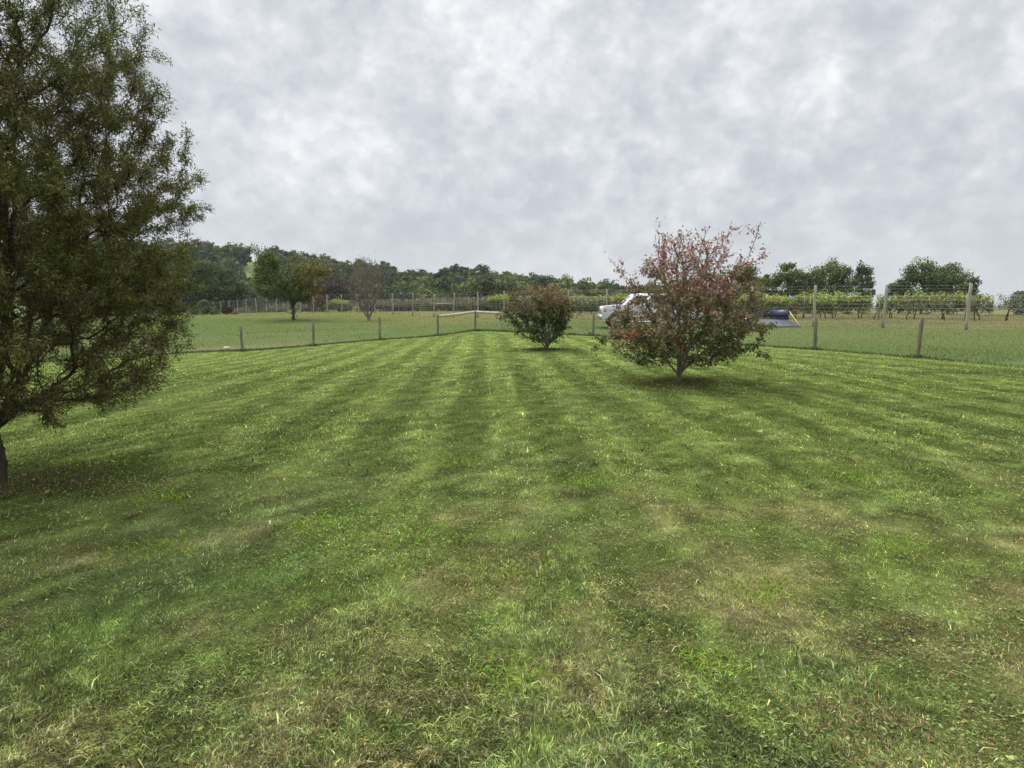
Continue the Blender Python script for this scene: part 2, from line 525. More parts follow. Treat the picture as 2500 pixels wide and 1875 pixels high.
def field_col(x, y):
    n1 = fbm(x, y, 6, 21); n2 = fbm(x, y, 2, 22); n3 = fbm(x, y, 18, 23)
    c = np.tile(np.array([.080, .112, .036]), (len(x), 1))
    k = sstep(.45, .65, n1) * .5
    c = c * (1 - k[:, None]) + np.array([.098, .125, .050]) * k[:, None]
    k = sstep(.5, .68, n3) * .35
    c = c * (1 - k[:, None]) + np.array([.13, .135, .058]) * k[:, None]
    # dry strip inside and beyond the tall fence
    d = dist_poly(x, y, DPOLY)
    inside = y < np.interp(x, DPOLY[::1, 0], DPOLY[:, 1])
    sd_ = np.where(inside, d, -d)
    wleft = 1 - sstep(-6, 4, x)
    band = (1 - sstep(0, 2.5 + 15 * wleft, sd_ + (n2 - .5) * 3)) * (.15 + .3 * wleft)
    c = c * (1 - band[:, None]) + np.array([.150, .135, .048]) * band[:, None]
    beyond = sstep(1.0, 3.5, -sd_ + (n2 - .5) * 2) * .92
    tan = np.array([.138, .130, .058]) * (1 - .30 * sstep(.4, .7, n2))[:, None]
    c = c * (1 - beyond[:, None]) + tan * beyond[:, None]
    far = sstep(120, 170, y) * (1 - .9 * sstep(5, 30, x))
    hill = np.array([.13, .17, .065]) * (.8 + .4 * fbm(x, y, 40, 30))[:, None]
    c = c * (1 - far[:, None]) + hill * far[:, None]
    # worn, dry turf just outside the fence on the left
    d2 = dist_poly(x, y, FPOLY)
    k = np.exp(-((x + 15) / 6) ** 2) * (1 - sstep(.5, 3.5, d2)) * .6
    c = c * (1 - k[:, None]) + np.array([.19, .155, .10]) * k[:, None]
    return c


def nonuni(a, b, step0, grow, centre=0.0):
    pos = [0.0]; s = step0
    while pos[-1] < max(abs(a - centre), abs(b - centre)):
        pos.append(pos[-1] + s); s *= grow
    pos = np.array(pos)
    v = np.r_[-pos[::-1], pos[1:]] + centre
    return v[(v >= a) & (v <= b)]


def grid(xs, ys):
    X, Y = np.meshgrid(xs, ys)
    n, m = X.shape
    i = np.arange(n * m).reshape(n, m)
    f = np.stack([i[:-1, :-1], i[:-1, 1:], i[1:, 1:], i[1:, :-1]], -1).reshape(-1, 4)
    return X.ravel(), Y.ravel(), f


gx = nonuni(-2600, 2600, .6, 1.022)
gy = np.r_[np.arange(-60, 0, 4), np.arange(0, 60, .8), nonuni(60, 4200, 1.2, 1.02, 60)[1:]]
X, Y, f = grid(gx, gy)
Z = g(X, Y)
inlawn = (Y < yb(X)) & (X > -89) & (X < 29) & (Y > -29)
Z = Z - np.where(inlawn, .12, 0) * sstep(0, 1.2, dist_poly(X, Y, FPOLY))
o = mesh('field', np.c_[X, Y, Z], [f], M_field, col=field_col(X, Y), smooth=True)
tag(o, kind='structure')

# lawn: rows run up to the fence line
lx = np.r_[np.arange(-88, -24, 2.0), np.arange(-24, 19.9, .17), [20, 22, 25, 28]]
tt = np.linspace(0, 1, 190)
LX = np.repeat(lx[None, :], len(tt), 0)
y1 = yb(lx) + .12 * (vnoise(lx, lx * 0, .8, 5) - .5)
y0 = np.minimum(-6.0, y1 - 3)
LY = y0[None, :] + (y1 - y0)[None, :] * tt[:, None]
LZ = g(LX, LY) + .02
n_, m_ = LX.shape
idx = np.arange(n_ * m_).reshape(n_, m_)
f = np.stack([idx[:-1, :-1], idx[:-1, 1:], idx[1:, 1:], idx[1:, :-1]], -1).reshape(-1, 4)
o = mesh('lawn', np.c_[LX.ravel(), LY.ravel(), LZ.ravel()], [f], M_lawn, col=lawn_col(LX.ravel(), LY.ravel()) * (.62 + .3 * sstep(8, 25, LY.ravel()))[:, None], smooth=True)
tag(o, kind='structure')

# ------------------------------------------------------------------ grass


def unit(v): return v / (np.linalg.norm(v, axis=-1, keepdims=True) + 1e-9)


def blades(name, label, x, y, z, h, w, lean, colr, r, segs=2, leandir=None):
    n = len(x)
    th = r.random(n) * 2 * math.pi
    side = np.c_[np.cos(th), np.sin(th), np.zeros(n)]
    la = r.random(n) * 2 * math.pi if leandir is None else leandir + r.normal(0, 1.0, n)
    ld = np.c_[np.cos(la), np.sin(la), np.zeros(n)]
    base = np.c_[x, y, z]
    up = np.array([0, 0, 1.0])
    if segs == 2:
        m = base + up * (h * .6)[:, None] + ld * (lean * h * .35)[:, None]
        t = base + up * (h * np.maximum(1 - .35 * lean, .3))[:, None] + ld * (lean * h * 1.05)[:, None]
        V = np.stack([base - side * w[:, None] * .5, base + side * w[:, None] * .5,
                      m + side * w[:, None] * .42, m - side * w[:, None] * .42, t], 1)
        i = np.arange(n)[:, None] * 5
        F4 = i + np.array([0, 1, 2, 3]); F3 = i + np.array([3, 2, 4])
        c = np.repeat(colr, 5, 0)
        return V.reshape(-1, 3), [F4, F3], c
    t = base + up * (h * np.maximum(1 - .3 * lean, .35))[:, None] + ld * (lean * h)[:, None]
    V = np.stack([base - side * w[:, None] * .5, base + side * w[:, None] * .5, t], 1)
    i = np.arange(n)[:, None] * 3
    return V.reshape(-1, 3), [i + np.array([0, 1, 2])], np.repeat(colr, 3, 0)


def scatter(n, ymin, ymax, r, mode):
    if mode == 'screen':
        q = r.random(n) * (1 / ymin - 1 / ymax) + 1 / ymax
        yy = 1 / q
    else:
        yy = np.exp(r.random(n) * (math.log(ymax) - math.log(ymin)) + math.log(ymin))
    u = (r.random(n) * 2950 - 225 - CXP) / F
    xx = u * yy / (math.cos(PITCH)) 
    return xx, yy


def combine(parts):
    V = []; C = []; F_ = {}; off = 0
    for v, fs, c in parts:
        V.append(v); C.append(c)
        for q in fs:
            F_.setdefault(q.shape[1], []).append(q + off)
        off += len(v)
    return np.concatenate(V), [np.concatenate(q) for q in F_.values()], np.concatenate(C)


def jitter_col(c, r, a=.22, hue=.12):
    n = len(c)
    return np.clip(c * np.exp(r.normal(0, a, (n, 1))) * (1 + r.normal(0, hue, (n, 3)) * np.array([1, .5, 1])), .004, .9)


def make_grass():
    r = np.random.default_rng(3)
    parts = []
    for n, a, b, mode, segs in ((210000, 1.9, 7.0, 'screen', 2), (90000, 1.9, 7, 'log', 2), (60000, 5.0, 9, 'log', 1), (95000, 7.0, 16, 'log', 1), (60000, 15.0, 37, 'log', 1)):
        x, y = scatter(n, a, b, r, mode)
        k = (y < yb(x) - .05)
        x, y = x[k], y[k]; n = len(x)
        long_ = sstep(.52, .68, fbm(x, y, 1.1, 41))
        thin = sstep(.55, .7, fbm(x, y, 1.3, 12))
        h = (.014 + .016 * r.random(n) + .012 * long_ * r.random(n)) * (1 - .25 * thin)
        if segs == 1: h = h * 1.25
        big = (r.random(n) < .02) & (y < 9)
        h = np.where(big, h * 1.9, h)
        w = .0024 + .0016 * r.random(n) + .0011 * long_
        w = np.maximum(w, y * (.00095 if segs == 2 else .0019) * (.6 + .8 * r.random(n)))
        h = h * (1 + np.clip((y - 8) / 20, 0, .3))
        w = np.where(big, w * 1.6, w)
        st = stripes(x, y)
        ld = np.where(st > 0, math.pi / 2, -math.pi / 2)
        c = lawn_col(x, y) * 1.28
        pale = r.random(n) + .06 * sstep(6, 10, y)
        c = np.where((pale < .10)[:, None], np.array([.25, .25, .13]), c)
        c = np.where(((pale > .10) & (pale < .10 + .35 * thin))[:, None], np.array([.27, .195, .10]), c)
        fl = (r.random(n) < np.where(y < 6, .07, .035))[:, None]
        c = np.where(fl, c * 1.3 + np.array([.10, .11, .06]), c)  # random blades painted paler to stand for leaf highlights
        c = jitter_col(c, r, .50 if segs == 2 else .62)
        for bx, by, br in BARE[:1]:
            pass
        lean = np.clip(.95 + .5 * r.normal(0, 1, n), .1, 1.9)
        parts.append(blades('', '', x, y, g(x, y) + .012, h, w, lean, c, r, segs, ld))
    V, Fs, C = combine(parts)
    o = mesh('lawn_grass', V, Fs, M_grass, col=C)
    tag(o, 'short mown green grass blades mixed with dry straw across the lawn', 'grass', kind='stuff')

    # clover and broad leaved weeds
    x, y = scatter(170000, 1.9, 16, r, 'log')
    pm = fbm(x, y, 1.25, 51, 3)
    pm = pm + .22 * np.exp(-(((x + .9) / 1.3) ** 2 + ((y - 3.9) / .9) ** 2)) - .14 * sstep(.9, 2.0, x) * (1 - sstep(3, 5, y))
    pm = pm + .10 * np.exp(-(((x + 4) / 2.5) ** 2 + ((y - 5.3) / 1.6) ** 2))
    k = pm + .10 * r.normal(0, 1, len(x)) > .69
    x, y = x[k], y[k]; n = len(x)
    s = (.0038 + .0055 * r.random(n)) * (1 + np.clip((y - 5) / 9, 0, .8))
    nrm = unit(np.c_[r.normal(0, .38, n), r.normal(0, .38, n), np.ones(n)])
    a = unit(np.cross(nrm, np.c_[r.normal(0, 1, (n, 2)), np.zeros(n)]))
    b = np.cross(nrm, a)
    c0 = np.c_[x, y, g(x, y) + .018 + .018 * r.random(n)]
    ang = np.arange(6) / 6 * 2 * math.pi
    rad = np.array([1.15, .95, .95, .9, .95, .95])
    V = c0[:, None, :] + s[:, None, None] * rad[None, :, None] * (np.cos(ang)[None, :, None] * a[:, None, :] + np.sin(ang)[None, :, None] * b[:, None, :] * .85)
    F6 = np.arange(n)[:, None] * 6 + np.arange(6)
    base = np.where((fbm(x, y, 2.2, 53) > .52)[:, None], np.array([.15, .24, .035]), np.array([.19, .24, .085]))
    cc = jitter_col(base, r, .40)
    o = mesh('clover', V.reshape(-1, 3), [F6], M_grass, col=np.repeat(cc, 6, 0))
    tag(o, 'patches of small round clover and weed leaves in the near lawn', 'clover', kind='stuff')

    # long, unmown grass along the fence line and round the shrubs
    parts = []
    n = 30000
    t = r.random(n)
    seg = np.linspace(-34, 19, 3000)
    px_ = r.choice(seg, n) + r.normal(0, .05, n)
    py_ = yb(px_) + np.abs(r.normal(0, .28, n)) - .06
    kk = (vnoise(px_, py_, .7, 61) + .5 * r.random(n)) > .45
    px_, py_ = px_[kk], py_[kk]
    lists = [(px_, py_, 1.0)]
    for bx, by, br, q, hh in ((3.43, 12.7, .50, 1500, .8), (1.2, 21.4, .5, 1600, .9)):
        a_ = r.random(q) * 2 * math.pi; rr = br * np.sqrt(r.random(q)) * (1 + .7 * (r.random(q) > .7))
        lists.append((bx + np.cos(a_) * rr, by + np.sin(a_) * rr * .8, hh))
    allposts = [P(s_[0], s_[2], s_[3])[:2] for s_ in SHORT]
    for (bx, by) in allposts:
        q = 260
        lists.append((bx + r.normal(0, .16, q), by + r.normal(0, .14, q), 1.35))
    for (xx, yy, hh) in lists:
        q = len(xx)
        h = (.05 + .09 * r.random(q) ** 1.5) * hh
        w = np.maximum(.004, yy * .0007) * (.7 + .6 * r.random(q))
        c = jitter_col(np.tile(np.array([.075, .115, .034]), (q, 1)), r, .3)
        c = np.where((r.random(q) < .15)[:, None], np.array([.22, .20, .11]), c)
        parts.append(blades('', '', xx, yy, g(xx, yy) - .005, h, w, np.clip(r.normal(.4, .3, q), 0, 1.2), c, r, 2))
    V, Fs, C = combine(parts)
    o = mesh('fence_line_grass', V, Fs, M_grass, col=C)
    tag(o, 'longer unmown grass in a dark line under the low post fence', 'grass', kind='stuff')

    # pasture tufts
    n = 170000
    yy = np.exp(r.random(n) * (math.log(110) - math.log(17)) + math.log(17))
    xx = ((r.random(n) * 2900 - 200 - CXP) / F) * yy
    k = yy > yb(xx) + .15
    xx, yy = xx[k], yy[k]; n = len(xx)
    c = jitter_col(field_col(xx, yy) * 1.15, r, .3)
    h = (.03 + .05 * r.random(n)) * (1 + .6 * sstep(.5, .7, fbm(xx, yy, 3, 71)))
    w = yy * .0007 * (.7 + .7 * r.random(n))
    v, fs, c = blades('', '', xx, yy, g(xx, yy) - .01, h, w, np.clip(r.normal(.5, .35, n), 0, 1.2), c, r, 1)
    o = mesh('pasture_grass', v, fs, M_grass, col=c)
    tag(o, 'rougher grey green pasture grass beyond the low fence', 'grass', kind='stuff')


make_grass()

def litter():
    r = np.random.default_rng(63)
    xs = []; ys = []
    for bx, by, q, sp in ((3.43, 12.6, 420, 1.05), (1.2, 21.4, 200, .9), (-4.5, 5.4, 130, .8)):
        xs.append(bx + r.normal(0, sp, q)); ys.append(by + r.normal(0, sp * .8, q))
    x = np.concatenate(xs); y = np.concatenate(ys); n = len(x)
    z = g(x, y) + .035 + .02 * r.random(n)
    nrm = unit(np.c_[r.normal(0, .4, (n, 2)), np.ones(n)])
    a = unit(np.cross(nrm, np.c_[r.normal(0, 1, (n, 2)), np.zeros(n)])); b = np.cross(nrm, a)
    s_ = (.016 + .014 * r.random(n))[:, None]; c0 = np.c_[x, y, z]
    V = np.stack([c0 + a * s_, c0 + b * s_ * .6, c0 - a * s_, c0 - b * s_ * .6], 1).reshape(-1, 3)
    pal = np.array([[.20, .13, .07], [.16, .10, .05], [.17, .09, .06], [.20, .18, .06]])
    c = jitter_col(pal[r.integers(0, 4, n)], r, .3)
    o = mesh('fallen_leaves', V, [np.arange(n)[:, None] * 4 + np.arange(4)], M_grass, col=np.repeat(c, 4, 0))
    tag(o, 'dry fallen leaves scattered on the grass below the trees', 'leaves', kind='stuff')
    # bright yellow green weeds in the near lawn
    parts = []
    for bx, by, sp in [(-2.9, 5.0, .12), (-.55, 6.2, .13), (.75, 5.5, .13), (-1.55, 4.4, .1), (1.4, 3.3, .1), (.05, 2.5, .09), (-.1, 3.6, .14), (2.6, 4.0, .12), (.9, 2.6, .07), (-2.4, 3.9, .14), (-.7, 4.15, .16), (3.2, 5.6, .14)]:
        q = 340
        xx = bx + r.normal(0, sp * 1.3, q); yy = by + r.normal(0, sp, q)
        cc = jitter_col(np.tile(np.array([.19, .29, .035]), (q, 1)), r, .35)
        parts.append(blades('', '', xx, yy, g(xx, yy) + .012, .02 + .03 * r.random(q), .004 + .005 * r.random(q), np.clip(r.normal(1.0, .5, q), .1, 1.8), cc, r, 2))
    V, Fs, C = combine(parts)
    o = mesh('weeds', V, Fs, M_grass, col=C)
    tag(o, 'small tufts of bright yellow green weeds in the near lawn', 'weeds', kind='stuff')


litter()

# ------------------------------------------------------------------ trees


def grow(trunks, att, r, bf=.35, seg=.08, wig=.02, updir=0.0):
    """trunks: list of polylines sharing the first point; att: attractor points. returns chains, pos, parent"""
    cap = 400 + sum(len(t) for t in trunks) + len(att) * 60
    pos = np.zeros((cap, 3)); par = np.full(cap, -1); pl = np.zeros(cap); dr = np.zeros((cap, 3)); n = 0
    chains = []
    pos[0] = trunks[0][0]; n = 1; dr[0] = (0, 0, 1)
    for t in trunks:
        ch = [0]; last = 0
        for a, b in zip(t[:-1], t[1:]):
            a = np.array(a, float); b = np.array(b, float)
            k = max(1, int(np.linalg.norm(b - a) / seg))
            for j in range(1, k + 1):
                p = a + (b - a) * j / k + r.normal(0, wig * .35, 3)
                pos[n] = p; par[n] = last; pl[n] = pl[last] + np.linalg.norm(p - pos[last]); dr[n] = unit(p - pos[last])
                last = n; ch.append(n); n += 1
        chains.append(ch)
    ntr = n
    order = np.argsort(np.linalg.norm(att - pos[0], axis=1))
    for a in att[order]:
        d = np.linalg.norm(pos[:n] - a, axis=1)
        cost = d + bf * pl[:n]
        dirs = (a - pos[:n]) / (d[:, None] + 1e-6)
        cost = cost * (1.25 - .25 * np.einsum('ij,ij->i', dirs, dr[:n]))
        cost[0] += 5
        i = int(np.argmin(cost))
        L = d[i]
        k = max(1, int(L / seg))
        if n + k + 1 > cap: break
        p0 = pos[i]; m0 = dr[i] * L * .55; ch = [i]; last = i
        ph = r.random(3) * 6.28
        for j in range(1, k + 1):
            t = j / k
            h00 = 2 * t ** 3 - 3 * t ** 2 + 1; h10 = t ** 3 - 2 * t ** 2 + t; h01 = 1 - h00; h11 = t ** 3 - t ** 2
            m1 = (a - p0) * .8 + np.array([0, 0, updir * L])
            p = h00 * p0 + h10 * m0 + h01 * a + h11 * m1
            p = p + wig * np.sin(ph + np.array([5.1, 6.3, 4.4]) * t * max(1, L / .35)) * min(1, 3 * t) + r.normal(0, wig * .3, 3)
            pos[n] = p; par[n] = last; pl[n] = pl[last] + np.linalg.norm(p - pos[last]); dr[n] = unit(p - pos[last])
            last = n; ch.append(n); n += 1
        chains.append(ch)
    return pos[:n], par[:n], dr[:n], chains, ntr


def radii(par, r0, e=2.3):
    n = len(par)
    acc = np.zeros(n)
    has = np.zeros(n, bool)
    for i in range(n - 1, 0, -1):
        if not has[i]: acc[i] = r0 ** e
        acc[par[i]] += acc[i]; has[par[i]] = True
    return acc ** (1 / e)


def wood_mesh(pos, chains, rad, rbase, thin_cut=0.0, flare=1.0):
    V = []; F4 = []; off = 0
    for ci, ch in enumerate(chains):
        if len(ch) < 2: continue
        pts = pos[ch]; rr = rad[ch].copy()
        if ci > 0: rr[0] = min(rr[0], rr[1] * 1.25)
        if rr.max() < thin_cut: continue
        nn = 8 if rr[0] > .03 else (5 if rr[0] > .008 else 3)
        T = np.gradient(pts, axis=0); T = unit(T)
        ref = np.array([0.31, 0.2, .93]) if abs(T[0][2]) < .8 else np.array([1.0, .1, 0])
        A = unit(np.cross(T, ref)); B = np.cross(T, A)
        th = np.arange(nn) / nn * 2 * math.pi
        v = pts[:, None, :] + rr[:, None, None] * (np.cos(th)[None, :, None] * A[:, None, :] + np.sin(th)[None, :, None] * B[:, None, :])
        V.append(v.reshape(-1, 3))
        i = (np.arange(len(ch) - 1)[:, None] * nn + np.arange(nn)[None, :]).ravel()
        j = (np.arange(len(ch) - 1)[:, None] * nn + (np.arange(nn)[None, :] + 1) % nn).ravel()
        F4.append(np.stack([i, j, j + nn, i + nn], 1) + off)
        off += v.shape[0] * nn
    return np.concatenate(V), np.concatenate(F4)


def leaf_quads(p, d, nrm, L, W, bend=0.15):
    s = unit(np.cross(d, nrm)); nr = np.cross(s, d)
    a = p; t = p + d * L[:, None] - nr * (L * bend)[:, None]
    m = p + d * (L * .45)[:, None] + nr * (L * bend * .3)[:, None]
    V = np.stack([a, m + s * (W * .5)[:, None], t, m - s * (W * .5)[:, None]], 1)
    return V.reshape(-1, 3), np.arange(len(p))[:, None] * 4 + np.arange(4)


def envelope_points(n, prof, depth, r, dens=None):
    """prof rows: z, left, right; depth: front/back radius factor. Points relative to base."""
    prof = np.array(prof, float)
    zs = prof[:, 0]
    out = []
    zmin, zmax = zs[0], zs[-1]
    while len(out) < n:
        z = r.uniform(zmin, zmax)
        l = np.interp(z, zs, prof[:, 1]); q = np.interp(z, zs, prof[:, 2])
        amax = prof[:, 1:].max()
        if r.random() > (l + q) / (2 * amax): continue
        if dens is not None and r.random() > dens(z): continue
        a = r.random() * 2 * math.pi; rho = math.sqrt(r.random())
        c, s = math.cos(a), math.sin(a)
        x = rho * c * (q if c > 0 else l); y = rho * s * depth * (l + q) / 2
        out.append((x, y, z))
    return np.array(out)


def build_tree(name, label, cat, base, trunks, att, r, bark, leafm, nleaf, Lr, Wr, colf, r0=.003, e=2.3, bf=.35, seg=.08, wig=.02,
               updir=0.0, droop=0.0, thin=0.0, spread=.04, tipbias=0.012, group=None, leaf_keep=None):
    root = empty(name, tuple(base))
    tag(root, label, cat, group)
    pos, par, dr, chains, ntr = grow(trunks, att, r, bf, seg, wig, updir)
    rad = radii(par, r0, e)
    # root flare
    zz = pos[:, 2]
    rad = rad * (1 + .35 * np.exp(-np.maximum(zz, 0) / .12) * (np.arange(len(pos)) < ntr))
    V, F4 = wood_mesh(pos, chains, rad, None, thin)
    mesh('trunk', V, [F4], bark, root, smooth=True)
    tips = np.where(rad < tipbias)[0]
    tips = tips[tips > ntr * 0]
    if nleaf > 0:
        w = np.ones(len(tips))
        if leaf_keep is not None:
            w = leaf_keep(pos[tips])
        w = w / w.sum()
        k = r.choice(tips, nleaf, p=w)
        p = pos[k] + r.normal(0, spread, (nleaf, 3))
        d = unit(dr[k] * .6 + r.normal(0, .7, (nleaf, 3)) + np.array([0, 0, -droop]))
        nr = unit(r.normal(0, .75, (nleaf, 3)) + np.array([0, 0, .8]))
        L = r.uniform(Lr[0], Lr[1], nleaf); W = r.uniform(Wr[0], Wr[1], nleaf)
        Vl, Fl = leaf_quads(p, d, nr, L, W)
        c = colf(p, r)
        mesh('crown', Vl, [Fl], leafm, root, col=np.repeat(c, 4, 0))
    return root


def vn3(p, s, seed=0):
    return .5 * (vnoise(p[:, 0] + p[:, 2] * .7, p[:, 1] - p[:, 2] * .5, s, seed) + vnoise(p[:, 2], p[:, 0] * .8 + p[:, 1], s, seed + 1))


def make_willow():
    r = np.random.default_rng(21)
    base = P(4, 1195, 5.5); base[2] = g1(base[0], base[1])
    prof = [(.62, .5, .75), (.85, 1.15, 1.25), (1.25, 1.5, 1.50), (1.6, 1.6, 1.60), (2.2, 1.7, 1.68), (2.7, 1.75, 1.78), (3.15, 1.7, 1.66),
            (3.4, 1.6, 1.50), (4.0, 1.5, 1.32), (4.4, 1.4, 1.15), (5.2, 1.1, .9), (6.1, .4, .35)]
    prof = [(z, a * 1.1, b * (1.12 if z < 1.5 else 1.03 if z < 3.9 else 1.2)) for z, a, b in prof]
    att = envelope_points(3600, prof, 1.0, r)
    # arching lower limbs reach out to the right
    ex = []
    for k in range(70):
        a = r.uniform(-1.2, 1.2); q = r.uniform(.8, 1.5)
        ex.append((q * math.cos(a), q * math.sin(a), .62 + .25 * q + r.normal(0, .08)))
    for k in range(16):
        z = r.uniform(1.2, 4.2); q = np.interp(z, [p_[0] for p_ in prof], [p_[2] for p_ in prof]) + r.uniform(.02, .16)
        a = r.uniform(-.9, .7)
        ex.append((q * math.cos(a), q * math.sin(a), z))
    att = np.r_[att, np.array(ex)]
    T = [[(0, 0, -.05), (.03, 0, .2), (-.03, 0, .5), (.02, 0, .75), (.1, .05, 1.2), (.2, .1, 2.0), (.22, .1, 3.0), (.1, .05, 4.4), (.0, 0, 5.6)],
         [(0, 0, -.05), (.02, 0, .2), (-.04, 0, .5), (.16, -.1, .95), (.42, -.2, 1.6), (.62, -.3, 2.5), (.75, -.3, 3.5)],
         [(0, 0, -.05), (.02, 0, .2), (-.03, .02, .5), (-.2, .1, 1.0), (-.5, .2, 2.0), (-.6, .3, 3.3)],
         [(0, 0, -.05), (.02, 0, .2), (-.03, .02, .5), (.15, .3, 1.1), (.4, .6, 2.0), (.5, .8, 3.0)],
         [(0, 0, -.05), (.02, 0, .2), (-.03, .02, .5), (-.05, -.4, 1.1), (-.1, -.7, 2.2), (-.1, -.8, 3.2)],
         [(0, 0, -.05), (.02, 0, .2), (-.03, .0, .48), (.3, -.05, .72), (.75, -.1, .98), (1.1, -.12, 1.25)]]

    def cf(p, r_):
        n = vn3(p, .45, 3)
        c = np.where((n > .52)[:, None], np.array([.135, .142, .040]), np.array([.110, .098, .036]))
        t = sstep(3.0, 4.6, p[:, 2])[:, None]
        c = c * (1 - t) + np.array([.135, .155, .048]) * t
        return jitter_col(c, r_, .35)

    def keep(p):
        return (.5 + sstep(.35, .6, vn3(p, .35, 8)) * .65) * (1 - .45 * sstep(3.0, 4.4, p[:, 2])) * (.42 + .58 * sstep(.8, 1.7, p[:, 2]))
    build_tree('willow_tree', 'big curly willow with dark olive leaves cut off by the left edge of the photo', 'tree', base, T, att, r, M_bark, M_leaf,
               470000, (.028, .055), (.006, .0115), cf, r0=.0026, e=2.4, bf=.26, seg=.055, wig=.024, droop=.35, thin=0, spread=.028, tipbias=.0105, leaf_keep=keep)


def make_dogwood():
    r = np.random.default_rng(5)
    base = P(1656, 935, 12.7); base[2] = g1(base[0], base[1])
    prof = [(.42, .9, .75), (.55, 1.25, 1.05), (.8, 1.5, 1.45), (1.12, 1.7, 1.8), (1.3, 1.5, 1.82), (1.6, 1.3, 1.72), (2.0, 1.1, 1.6), (2.4, .85, 1.35), (2.8, .65, 1.15), (3.08, .5, .95)]
    att = envelope_points(820, prof, .95, r)
    att = att[~((att[:, 0] < -.5) & (att[:, 2] > 1.3) & (att[:, 2] < 2.3) & (r.random(len(att)) < .5))]
    ex = [(-1.5, 0, 2.55), (-1.25, .1, 2.55), (-1.28, .05, 2.3), (1.55, 0, 3.3), (1.4, .05, 3.15), (1.3, .1, 3.2), (1.15, -.1, 3.2), (1.0, .1, 3.3), (1.7, .1, 2.75), (1.6, -.1, 2.6),
          (1.45, 0, 2.95), (-.5, 0, 3.3), (-.55, .1, 3.15), (-.6, -.1, 3.0), (.2, .1, 3.15), (.5, .2, 3.15), (-.1, -.2, 3.1), (-1.9, 0, 1.05), (-1.75, .1, .72), (1.75, -.2, .6), (1.95, .1, 1.2)]
    att = np.r_[att, np.array(ex, float)]
    T = [[(0, 0, -.04), (0, 0, .2), (-.02, 0, .5), (-.05, 0, 1.0), (.0, .05, 1.6), (-.1, .05, 2.3)],
         [(0, 0, -.04), (.02, 0, .15), (.12, -.03, .5), (.22, -.05, 1.0), (.4, 0, 1.7), (.7, 0, 2.4)],
         [(0, 0, -.04), (-.02, 0, .2), (-.22, 0, .42), (-.38, .0, .65), (-.75, .05, .9)],
         [(0, 0, -.04), (.02, .05, .2), (.15, .3, .6), (.3, .6, 1.2)],
         [(0, 0, -.04), (.0, -.05, .2), (-.05, -.25, .6), (-.15, -.5, 1.2), (-.3, -.6, 1.8)],
         [(0, 0, -.04), (.03, 0, .2), (.25, -.05, .5), (.7, -.1, .8), (1.1, -.1, 1.1)]]

    def cf(p, r_):
        n = vn3(p, .4, 5); q = vn3(p, .22, 9)
        h = p[:, 2] + (n - .5) * 1.4 + .25 * (np.hypot(p[:, 0], p[:, 1]) - .9)
        t = sstep(.8, 1.8, h - .15 * p[:, 0])[:, None]
        c = np.array([.078, .108, .034]) * (1 - t) + np.array([.228, .178, .105]) * t
        t = sstep(1.9, 2.6, h)[:, None]
        c = c * (1 - t) + np.array([.36, .215, .19]) * t
        k = (r_.random(len(p)) < .25)[:, None]
        c = np.where(k, np.array([.20, .135, .075]), c)
        k = ((q > .82) & (r_.random(len(p)) < .7))[:, None]
        c = np.where(k, np.array([.30, .05, .045]), c)
        return jitter_col(c, r_, .28)

    def keep(p):
        return (1 - .7 * (1 - sstep(.35, .9, np.hypot(p[:, 0], p[:, 1]))) * (1 - sstep(1.0, 1.6, p[:, 2]))) * (.35 + sstep(.32, .6, vn3(p, .3, 18)) * 1.1 * (1 - .78 * sstep(1.7, 2.5, p[:, 2])) - .26 * sstep(2.2, 2.9, p[:, 2]))
    build_tree('dogwood_tree', 'small multi stemmed tree with red and bronze autumn leaves in front of the pickup', 'tree', base, T, att, r, M_bark2, M_leaf,
               23000, (.045, .085), (.028, .050), cf, r0=.0047, e=2.35, bf=.42, seg=.09, wig=.011, updir=.12, droop=.5, spread=.04, tipbias=.013, leaf_keep=keep)


def make_shrub():
    r = np.random.default_rng(6)
    base = P(1335, 855, 21.5); base[2] = g1(base[0], base[1])
    prof = [(.28, .45, .35), (.40, .75, .45), (.6, 1.3, .65), (1.0, 1.5, .85), (1.4, 1.6, 1.0), (1.8, 1.5, .9), (2.05, 1.15, .6), (2.2, .8, .35)]
    att = envelope_points(420, prof, .95, r)
    ex = [(-1.75, 0, 1.3), (-1.6, .1, 1.15), (-1.5, .05, 1.05), (1.25, 0, 1.4), (1.15, .1, 1.3), (1.0, 0, .65)]
    att = np.r_[att, np.array(ex, float)]
    T = [[(0, 0, -.04), (0, 0, .15), (-.05, 0, .5), (-.1, 0, 1.1), (-.2, 0, 1.7)], [(0, 0, -.04), (-.08, 0, .15), (-.4, 0, .55), (-.75, 0, .95)],
         [(0, 0, -.04), (.05, 0, .15), (.2, 0, .5), (.4, 0, 1.1)], [(0, 0, -.04), (0, -.08, .15), (-.2, -.3, .5), (-.4, -.5, 1.0)], [(0, 0, -.04), (0, .08, .15), (-.1, .4, .6), (-.3, .6, 1.2)]]

    def cf(p, r_):
        n = vn3(p, .4, 15)
        h = p[:, 2] + (n - .5) * 1.1
        t = sstep(1.0, 2.1, h)[:, None]
        c = np.array([.056, .076, .026]) * (1 - t) + np.array([.225, .158, .082]) * t
        k = (r_.random(len(p)) < .18)[:, None]
        c = np.where(k, np.array([.12, .125, .04]), c)
        return jitter_col(c, r_, .3)
    build_tree('dogwood_shrub', 'rounded shrub with dark green lower leaves and bronze top near the fence corner', 'shrub', base, T, att, r, M_bark2, M_leaf,
               9500, (.06, .105), (.036, .062), cf, r0=.006, e=2.3, bf=.45, seg=.1, wig=.02, updir=.2, droop=.5, spread=.05, tipbias=.02,
               leaf_keep=lambda p: .12 + sstep(.36, .6, vn3(p, .28, 41)))


